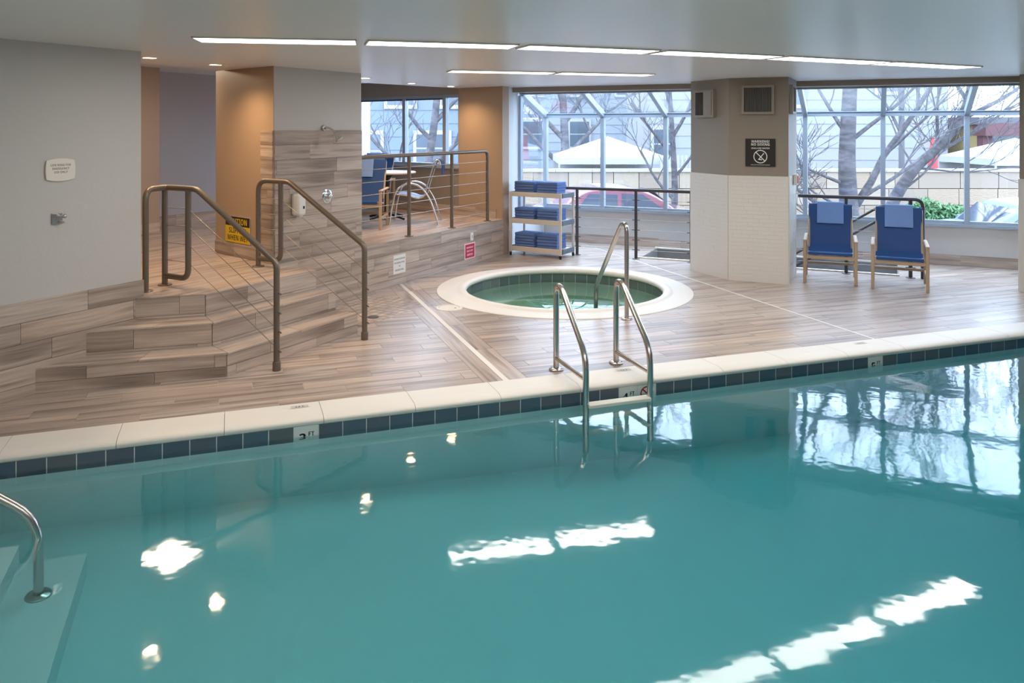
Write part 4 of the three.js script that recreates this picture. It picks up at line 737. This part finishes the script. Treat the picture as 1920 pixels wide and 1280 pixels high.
// ------------------------------------------------------------------ towel cart
{ const P0 = V(0.0, 0, 0), X0 = -0.035, D0 = 12.385; const fr = frame(-31);
  const t = thing('towel_cart', 'three tier tan and slate shelf cart holding folded blue towels', 'shelf', V(X0, 0, -D0), -31);
  const W = 0.91, Dp = 0.42;      // local x along the front, -z to the back
  const levels = [[0.07, 0.145], [0.50, 0.575], [0.915, 0.985]];
  for (const [a, b] of levels) {
    part('shelf_board', box(W - 0.04, 0.02, Dp - 0.03, W / 2, b - 0.025, -Dp / 2), M.cartTan, t);
    part('shelf_front', rbox(W, b - a, 0.022, 0.006, W / 2, (a + b) / 2, 0), M.cartTan, t); part('shelf_back', rbox(W, b - a, 0.022, 0.006, W / 2, (a + b) / 2, -Dp), M.cartTan, t);
    for (const x of [0, W]) part('shelf_end', rbox(0.022, b - a, Dp - 0.03, 0.006, x, (a + b) / 2, -Dp / 2), M.cartSlate, t);
  }
  for (const [x, z] of [[0.02, 0.004], [W - 0.02, 0.004], [0.02, -Dp - 0.0], [W - 0.02, -Dp - 0.0]]) { part('post', rbox(0.038, 0.93, 0.03, 0.008, x, 0.05 + 0.465, z), M.cartTan, t); part('foot', lathe([[0, 0], [0.018, 0], [0.02, 0.05], [0, 0.06]], 16), M.black, t).position.set(x, 0, z); }
  // towels: each folded towel is a thing
  const fold = (n => { const prof = new THREE.Shape(); const h = 0.034, d = 0.30; prof.moveTo(-d / 2, 0.002); prof.lineTo(d / 2 - 0.012, 0); prof.quadraticCurveTo(d / 2 + 0.006, h / 2, d / 2 - 0.012, h); prof.lineTo(-d / 2, h - 0.002); prof.closePath(); const g = new THREE.ExtrudeGeometry(prof, { depth: 0.33, bevelEnabled: true, bevelSize: 0.005, bevelThickness: 0.006, bevelSegments: 2, curveSegments: 6 }); g.translate(0, 0.004, -0.165); g.rotateY(-Math.PI / 2); return g; })();
  const seam = (() => { const g = box(0.322, 0.0025, 0.012, 0, 0.019, 0.148); return g; })();
  const proto = thing('folded_towel', 'x', 'towel', V(0, 0, 0), 0, 'folded towels on the cart'); part('cloth', fold, M.towel, proto); part('hem', seam, M.towelPale, proto);
  let first = true; const shelfName = ['bottom', 'middle', 'top'];
  levels.forEach(([a, b], li) => [0, 1].forEach(si => { const count = [5, 4, 4][li] - (li === 0 && si ? 0 : 0); for (let k = 0; k < count; k++) {
    const lx = 0.235 + si * 0.40 + rr(-0.006, 0.006), lz = -0.19 + rr(-0.008, 0.008), y = b - 0.0135 + k * 0.0438 + 0.0;
    const c = Math.cos(-31 * R), s = Math.sin(-31 * R), pos = V(X0 + lx * c + lz * s, y, -D0 - lx * s + lz * c);
    const label = `folded blue towel, ${['lowest', 'second from below', 'third from below', 'fourth from below', 'fifth from below'][k]}, ${shelfName[li]} shelf stack nearer the ${si ? 'railing' : 'tan wall'}`;
    if (first) { proto.position.copy(pos); proto.rotation.y = -31 * R; proto.userData.label = label; first = false; } else copyOf(proto, pos, -31 + rr(-2, 2), label);
  } }));
}

// ------------------------------------------------------------------ outdoors
const GROUND = -0.85;
const O = {
  asphalt: std(lin(0.168, 0.163, 0.157), 0.9), sandstone: std(lin(0.281, 0.213, 0.152), 0.9, { bumpMap: noiseTex, bumpScale: 0.01 }), sandstone2: std(lin(0.241, 0.190, 0.146), 0.9), sandstone3: std(lin(0.303, 0.241, 0.179), 0.9),
  cap: std(lin(0.309, 0.303, 0.292), 0.8), siding: std(lin(0.224, 0.224, 0.235), 0.8), sidingBlue: std(lin(0.134, 0.163, 0.202), 0.8), trim: std(lin(0.292, 0.286, 0.275), 0.6), darkGlass: std(lin(0.067, 0.085, 0.107), 0.1), roof: std(lin(0.090, 0.090, 0.101), 0.9),
  canvas: std(lin(0.315, 0.320, 0.320), 0.8), yellow: std(lin(0.309, 0.235, 0.096), 0.8), maroon: std(lin(0.09, 0.03, 0.035), 0.7), redCloth: std(lin(0.348, 0.045, 0.051), 0.8),
  carRed: new THREE.MeshPhysicalMaterial({ color: lin(0.20, 0.06, 0.085), roughness: 0.3, clearcoat: 1, clearcoatRoughness: 0.05 }), carGrey: new THREE.MeshPhysicalMaterial({ color: lin(0.10, 0.14, 0.20), roughness: 0.3, clearcoat: 1, clearcoatRoughness: 0.05 }), carGlass: std(lin(0.056, 0.067, 0.090), 0.05), tyre: std(lin(0.011, 0.011, 0.011), 0.8),
  leaf: [[0.07, 0.17, 0.06], [0.10, 0.22, 0.09], [0.05, 0.13, 0.05]].map(c => std(lin(...c), 0.8)),
};
{ const g = struct('floor_outdoors'); part('ground', prism([[-40, 13.5], FACADE.xd(BAY_E - 0.3, GLASS_D + 0.2), FACADE.xd(BAY_E1 + 1, GLASS_D + 0.2), [60, 8], [60, 70], [-40, 70]], GROUND - 0.1, GROUND), O.asphalt, g); }
{ const t = thing('retaining_wall', 'tan sandstone garden wall with pale capping beyond the bay windows', 'wall', V(0, GROUND, -24));
  const mats = [O.sandstone, O.sandstone2, O.sandstone3, O.sandstone];
  for (let r = 0; r < 3; r++) for (let x = -2; x < 20; x += 0) { const w = rr(0.6, 1.3), h = 0.5; part('stone', box(w - 0.02, h - 0.02, 0.4 + rr(0, 0.03), x + w / 2, r * h + h / 2, 0), mats[Math.floor(rnd() * 4)], t); x += w; }
  for (let x = -2; x < 19.6; x += 1.1) part('cap_stone', box(1.09, 0.08, 0.5, x + 0.55, 1.54, 0), O.cap, t); }
function house(name, label, X0, X1, D, y1, wall, windows, extra) {
  const t = thing(name, label, 'building', V((X0 + X1) / 2, GROUND, -D)), w = X1 - X0;
  const h = y1 - GROUND; part('wall', box(w, h, 6, 0, h / 2, -3), wall, t);
  for (let y = 0.5; y < h; y += 0.5) part('siding_course', box(w, 0.03, 0.03, 0, y, 0.01), wall, t);
  for (const [x, y, ww, hh, panes = 2] of windows) { const f = part('window_frame', box(ww + 0.24, hh + 0.24, 0.1, x - (X0 + X1) / 2, y - GROUND, 0.04), O.trim, t); for (let k = 0; k < panes; k++) part('window_pane', box(ww, hh / panes - 0.06, 0.03, x - (X0 + X1) / 2, y - GROUND + (k - (panes - 1) / 2) * hh / panes, 0.085), O.darkGlass, f); }
  const rs = new THREE.Shape([[-w / 2 - 0.4, 0], [w / 2 + 0.4, 0], [w / 2 + 0.4, 0.3], [-w / 2 - 0.4, 0.3]].map(p => new THREE.Vector2(...p))); part('roof', new THREE.ExtrudeGeometry(rs, { depth: 6.8, bevelEnabled: false }).translate(0, h, -6.4), O.roof, t);
  return t;
}
house('pale_house', 'pale sided house with white framed sash windows behind the tents', 5.6, 18.1, 33, 8.5, O.siding, [[6.25, 1.3, 0.75, 1.25], [15.6, 4.2, 0.9, 1.5], [11.5, 3.6, 0.9, 1.4], [9.0, 5.2, 0.9, 1.4]]);
house('blue_house', 'blue grey house seen through the platform window', -12, -1.6, 30, 5.2, O.sidingBlue, [[-5.4, 1.1, 0.9, 1.3], [-3.0, 1.2, 1.2, 1.1], [-4.2, 3.3, 1.0, 1.0, 1], [-2.2, 3.3, 0.9, 1.0, 1]]);
{ const t = house('yellow_shop', 'yellow and maroon shop front behind the white canopy', 18.95, 27.5, 32, 2.1, O.yellow, [[19.6, 1.35, 1.5, 0.9, 1], [22.2, 1.35, 1.2, 0.6, 1], [19.3, -0.05, 1.3, 1.0, 1], [21.2, -0.05, 1.3, 1.0, 1]]); part('maroon_fascia', box(9.2, 0.5, 0.9, 0, 2.75, 0.3), O.maroon, t); part('maroon_post', box(0.4, 3, 0.4, -4.3, 1.5, 0.2), O.maroon, t); part('door', box(0.7, 1.9, 0.06, 4.9 - 1.0, 0.95, 0.05), O.sidingBlue, t); }
house('far_block', 'tall pale apartment block far behind the peaked tent', -4, 9.5, 46, 9.5, std(lin(0.23, 0.25, 0.28), 0.9), [[-1.5, 4.6, 1.1, 1.5], [1.2, 4.6, 1.1, 1.5], [3.9, 4.6, 1.1, 1.5], [6.6, 4.6, 1.1, 1.5], [-1.5, 1.6, 1.1, 1.5], [1.2, 1.6, 1.1, 1.5], [3.9, 1.6, 1.1, 1.5]]);
function tent(label, X, D, half, eave, apex) {
  const t = thing('canopy_tent', label, 'tent', V(X, GROUND, -D), 0, 'white canopy tents'), e = eave - GROUND, a = apex - GROUND;
  const g = new THREE.ConeGeometry(half * 1.414, a - e, 4); g.rotateY(Math.PI / 4); g.translate(0, (a + e) / 2, 0); part('canopy', g, O.canvas, t);
  for (const [x, z, w, d] of [[0, half, 2 * half, 0.03], [0, -half, 2 * half, 0.03], [half, 0, 0.03, 2 * half], [-half, 0, 0.03, 2 * half]]) part('valance', box(w, 0.22, d, x, e - 0.1, z), O.canvas, t);
  for (const sx of [-1, 1]) for (const sz of [-1, 1]) part('pole', box(0.05, e, 0.05, sx * half, e / 2, sz * half), O.trim, t);
  part('side_curtain', box(2 * half * 0.98, e - 0.25, 0.02, 0, (e - 0.25) / 2, -half), O.canvas, t); return t;
}
tent('white peaked canopy tent seen past the towel cart window', 3.25, 27, 1.75, 1.02, 1.68);
tent('white peaked canopy tent in front of the yellow shop', 17.4, 27.5, 1.7, 0.95, 1.62);
{ const t = thing('garden_parasol', 'closed red parasol standing behind the sandstone wall', 'parasol', V(13.4, GROUND, -25.3)); part('pole', bar(V(0, 0, 0), V(0, 2.6, 0), 0.03, 10), O.trim, t); part('folded_canopy', lathe([[0.02, 0.55], [0.13, 0.6], [0.17, 1.1], [0.14, 1.9], [0.05, 2.5], [0, 2.55]], 16), O.redCloth, t); part('base', lathe([[0, 0], [0.3, 0], [0.28, 0.08], [0, 0.1]], 20), O.roof, t); }
{ const t = thing('street_lamp', 'slim dark street lamp pole among the branches', 'lamp post', V(12.55, GROUND, -25.6)); part('pole', bar(V(0, 0, 0), V(0, 6, 0), 0.09, 12), O.roof, t); part('arm', sweep(round([V(0, 5.9, 0), V(0, 6.3, 0), V(-1.0, 6.4, 0)], 0.3), 0.05, 8), O.roof, t); part('head', rbox(0.5, 0.1, 0.2, 0.03, -1.2, 6.38, 0), O.roof, t); }
{ const t = thing('picket_fence', 'low white picket fence beside the canopy tent', 'fence', V(4.7, GROUND, -25)); for (let i = 0; i < 22; i++) part('picket', box(0.07, 1.95, 0.03, i * 0.13, 0.975, 0), O.trim, t); for (const y of [1.5, 1.8]) part('rail', box(2.9, 0.06, 0.03, 1.4, y, -0.03), O.trim, t); }
function car(name, label, pos, turn, paint) {
  const t = thing(name, label, 'car', pos, turn);
  const bodyS = new THREE.Shape(); bodyS.moveTo(-2.15, 0.3); bodyS.lineTo(2.15, 0.3); bodyS.quadraticCurveTo(2.25, 0.6, 2.1, 0.72); bodyS.quadraticCurveTo(1.6, 0.92, 1.0, 0.97); bodyS.lineTo(-1.6, 1.0); bodyS.quadraticCurveTo(-2.2, 0.95, -2.25, 0.6); bodyS.closePath();
  part('body', new THREE.ExtrudeGeometry(bodyS, { depth: 1.62, bevelEnabled: true, bevelSize: 0.07, bevelThickness: 0.08, bevelSegments: 4, curveSegments: 10 }).translate(0, 0, -0.81), paint, t);
  const cab = new THREE.Shape(); cab.moveTo(-1.55, 0.98); cab.lineTo(1.0, 0.96); cab.quadraticCurveTo(0.5, 1.36, 0.15, 1.43); cab.quadraticCurveTo(-0.5, 1.50, -0.95, 1.42); cab.quadraticCurveTo(-1.3, 1.3, -1.55, 0.98);
  part('roof', new THREE.ExtrudeGeometry(cab, { depth: 1.3, bevelEnabled: true, bevelSize: 0.05, bevelThickness: 0.1, bevelSegments: 4, curveSegments: 12 }).translate(0, 0, -0.65), paint, t);
  for (const s of [-1, 1]) { for (const [x0, x1, xt0, xt1] of [[-1.25, -0.32, -0.95, -0.32], [-0.22, 0.72, -0.22, 0.25]]) { const w = new THREE.Shape([[x0, 1.02], [x1, 1.02], [xt1, 1.36], [xt0, 1.38]].map(p => new THREE.Vector2(...p))); part('side_window', new THREE.ExtrudeGeometry(w, { depth: 0.02, bevelEnabled: false }).translate(0, 0, s * 0.752 - 0.01), O.carGlass, t); }
    part('mirror', rbox(0.1, 0.13, 0.16, 0.03, 0.72, 1.05, s * 0.95), paint, t); for (const x of [-1.35, 1.35]) { const w = part('wheel', new THREE.CylinderGeometry(0.32, 0.32, 0.2, 28).rotateX(Math.PI / 2).translate(x, 0.32, s * 0.80), O.tyre, t); part('hub', new THREE.CylinderGeometry(0.19, 0.19, 0.02, 20).rotateX(Math.PI / 2).translate(x, 0.32, s * 0.905), M.chrome, w); } }
  const ws = box(0.02, 0.50, 1.15); const m = part('windscreen', ws, O.carGlass, t); m.position.set(0.70, 1.20, 0); m.rotation.z = 0.86; m.translateX(0.06);
  for (const s of [-1, 1]) { part('headlight', rbox(0.1, 0.12, 0.36, 0.03, 2.15, 0.68, s * 0.58), M.chrome, t); }
  return t;
}
car('red_car', 'red car parked outside the bay window by the towel cart', V(2.55, GROUND + 0.0, -18.2), 6, O.carRed);
car('grey_car', 'blue grey car parked outside by the green hedge', V(10.0, GROUND - 0.1, -15.6), 176, O.carGrey);
{ const t = thing('evergreen_hedge', 'low green hedge in front of the sandstone wall', 'hedge', V(0, GROUND, 0)); const leafs = [[], [], []];
  for (let i = 0; i < 5200; i++) { const x = rr(9.6, 14.6), k = Math.sin(x * 3.1) * 0.1 + Math.sin(x * 7.3) * 0.06, y = rr(0.15, 0.86 + k), z = -20.3 + rr(-0.55, 0.55) * (1 - 0.5 * (y / 0.95) ** 2); const g = new THREE.ConeGeometry(0.035, 0.20, 4, 1, true); g.rotateX(rr(-1.2, 1.2)); g.rotateZ(rr(-1.4, 1.4)); g.rotateY(rr(0, 6)); g.translate(x, y, z); leafs[i % 3].push(g); }
  leafs.forEach((l, i) => { const m = part('foliage', merge(l), O.leaf[i], t); m.userData.kind = 'stuff'; }); for (let x = 9.9; x < 14.6; x += 0.6) part('stem', bar(V(x, 0, -20.3), V(x, 0.5, -20.3), 0.02, 6), M.bark, t); }
// bare trees
function branch(list, a, dir, len, r, depth, twig) {
  const n = 5, pts = [a.clone()], d = dir.clone(); let p = a.clone();
  for (let i = 0; i < n; i++) { d.add(V(rr(-0.16, 0.16), rr(-0.08, 0.14), rr(-0.16, 0.16))).normalize(); p = p.clone().addScaledVector(d, len / n); pts.push(p); }
  list.push(sweep(pts, f => r * (1 - 0.55 * f), depth > 1 ? 8 : 5, false));
  if (depth <= 0) return;
  const kids = 4;
  for (let k = 0; k < kids; k++) { const q = pts[Math.min(n, 2 + k + (k === kids - 1 ? 1 : 0))], nd = d.clone().add(V(rr(-0.95, 0.95), rr(-0.35, 0.6), rr(-0.7, 0.7))).normalize(); branch(list, q, nd, len * rr(0.52, 0.76), Math.max(0.008, r * rr(0.36, 0.5)), depth - 1, twig); }
}
function tree(label, base, trunkPts, r0, limbs, s) {
  seed = s; const t = thing('bare_tree', label, 'tree', base, 0, 'bare winter trees outside');
  part('trunk', sweep(new THREE.CatmullRomCurve3(trunkPts.map(p => V(...p))).getPoints(20), f => r0 * (1 - 0.45 * f), 12), M.bark, t);
  const list = []; for (const [p, d, l, r, dep] of limbs) branch(list, V(...p), V(...d).normalize(), l, r, dep); part('branches', merge(list), M.bark, t); return t;
}
tree('thick grey bare tree outside between the two blue chairs', V(7.30, GROUND, -17.2), [[0, 0, 0], [0, 0.9, 0], [-0.05, 2, 0], [0, 3.4, 0], [0.1, 5.2, 0]], 0.23, [
  [[0.15, 1.15, 0], [0.75, 1.25, 0.1], 3.0, 0.085, 4], [[0.1, 1.2, 0], [1.5, 0.75, 0], 2.8, 0.05, 4], [[-0.1, 0.75, 0], [-1.3, 0.75, 0], 2.0, 0.06, 4], [[0.0, 0.95, 0.1], [-1.2, 0.8, 0.4], 1.6, 0.035, 4], [[-0.1, 1.6, 0], [-1, 0.5, 0.2], 1.6, 0.04, 4], [[0, 2.6, 0], [-0.8, 0.9, 0], 2.0, 0.05, 3], [[0.1, 2.6, 0], [0.9, 0.8, 0.2], 2.0, 0.05, 3], [[0, 3.6, 0], [0.5, 1, 0], 2.4, 0.08, 3], [[0, 3.8, 0], [-0.6, 1, -0.2], 2.4, 0.08, 3], [[-0.1, 0.5, 0.1], [-1.2, 0.3, 0.2], 1.5, 0.03, 3]], 101);
tree('leaning bare tree outside behind the bent railing end', V(8.65, GROUND, -18.2), [[-0.1, 0, 0], [0, 0.9, 0], [0.27, 1.47, 0], [0.64, 1.96, 0], [1.06, 2.33, 0], [1.61, 3.0, 0], [2.0, 4.2, 0]], 0.15, [
  [[0.2, 1.3, 0], [0.9, 0.7, 0.3], 1.6, 0.03, 3], [[1.0, 2.3, 0], [1.4, 0.35, 0.2], 2.2, 0.05, 3], [[1.1, 2.35, 0], [-0.2, 1, 0.2], 2.0, 0.045, 3], [[1.6, 3.0, 0], [1.2, 0.5, 0], 2.4, 0.06, 3], [[1.8, 3.4, 0], [-0.7, 0.9, 0], 2.4, 0.05, 3], [[0.6, 1.9, 0], [1.3, 0.0, 0.4], 1.8, 0.025, 3]], 202);
tree('bare tree outside beside the red car and white pillar', V(4.15, GROUND, -20.5), [[0, 0, 0], [0.05, 1.2, 0], [0, 2.4, 0], [-0.1, 4, 0]], 0.10, [[[0, 1.0, 0], [-0.8, 0.8, 0], 1.5, 0.045, 3], [[0, 1.5, 0], [0.7, 0.8, 0], 1.6, 0.045, 3], [[0, 2.1, 0], [-0.8, 0.7, 0.2], 1.8, 0.05, 3], [[0, 2.6, 0], [0.6, 0.9, 0], 1.8, 0.05, 3], [[0, 3.2, 0], [-0.5, 1, 0], 1.8, 0.05, 3]], 303);
tree('dense bare tree outside behind the tall towel stacks', V(1.9, GROUND, -29), [[0, 0, 0], [0.05, 1.5, 0], [0, 3, 0], [-0.1, 5, 0]], 0.2, [[[0, 1.4, 0], [-1, 0.7, 0], 2.4, 0.1, 4], [[0, 1.7, 0], [0.9, 0.9, 0], 2.4, 0.1, 4], [[0, 2.4, 0], [-0.9, 0.9, 0.2], 2.6, 0.1, 4], [[0, 3, 0], [0.8, 0.9, 0], 2.6, 0.1, 4], [[0, 3.6, 0], [-0.5, 1, 0], 2.4, 0.1, 3]], 404);
tree('bare tree outside seen through the platform window', V(-2.1, GROUND, -20), [[0, 0, 0], [-0.1, 1.3, 0], [0.1, 2.6, 0], [0.3, 4.4, 0]], 0.14, [[[-0.1, 1.3, 0], [-0.9, 0.9, 0], 2.2, 0.07, 3], [[0, 1.8, 0], [0.9, 0.8, 0], 2.2, 0.07, 3], [[0.1, 2.5, 0], [-0.8, 0.9, 0.2], 2.0, 0.06, 3], [[0.2, 3, 0], [0.7, 0.9, 0], 2.0, 0.06, 3], [[-0.05, 1.0, 0], [-1, 0.5, 0.1], 1.8, 0.04, 3]], 505);

renderer.render(scene, camera);
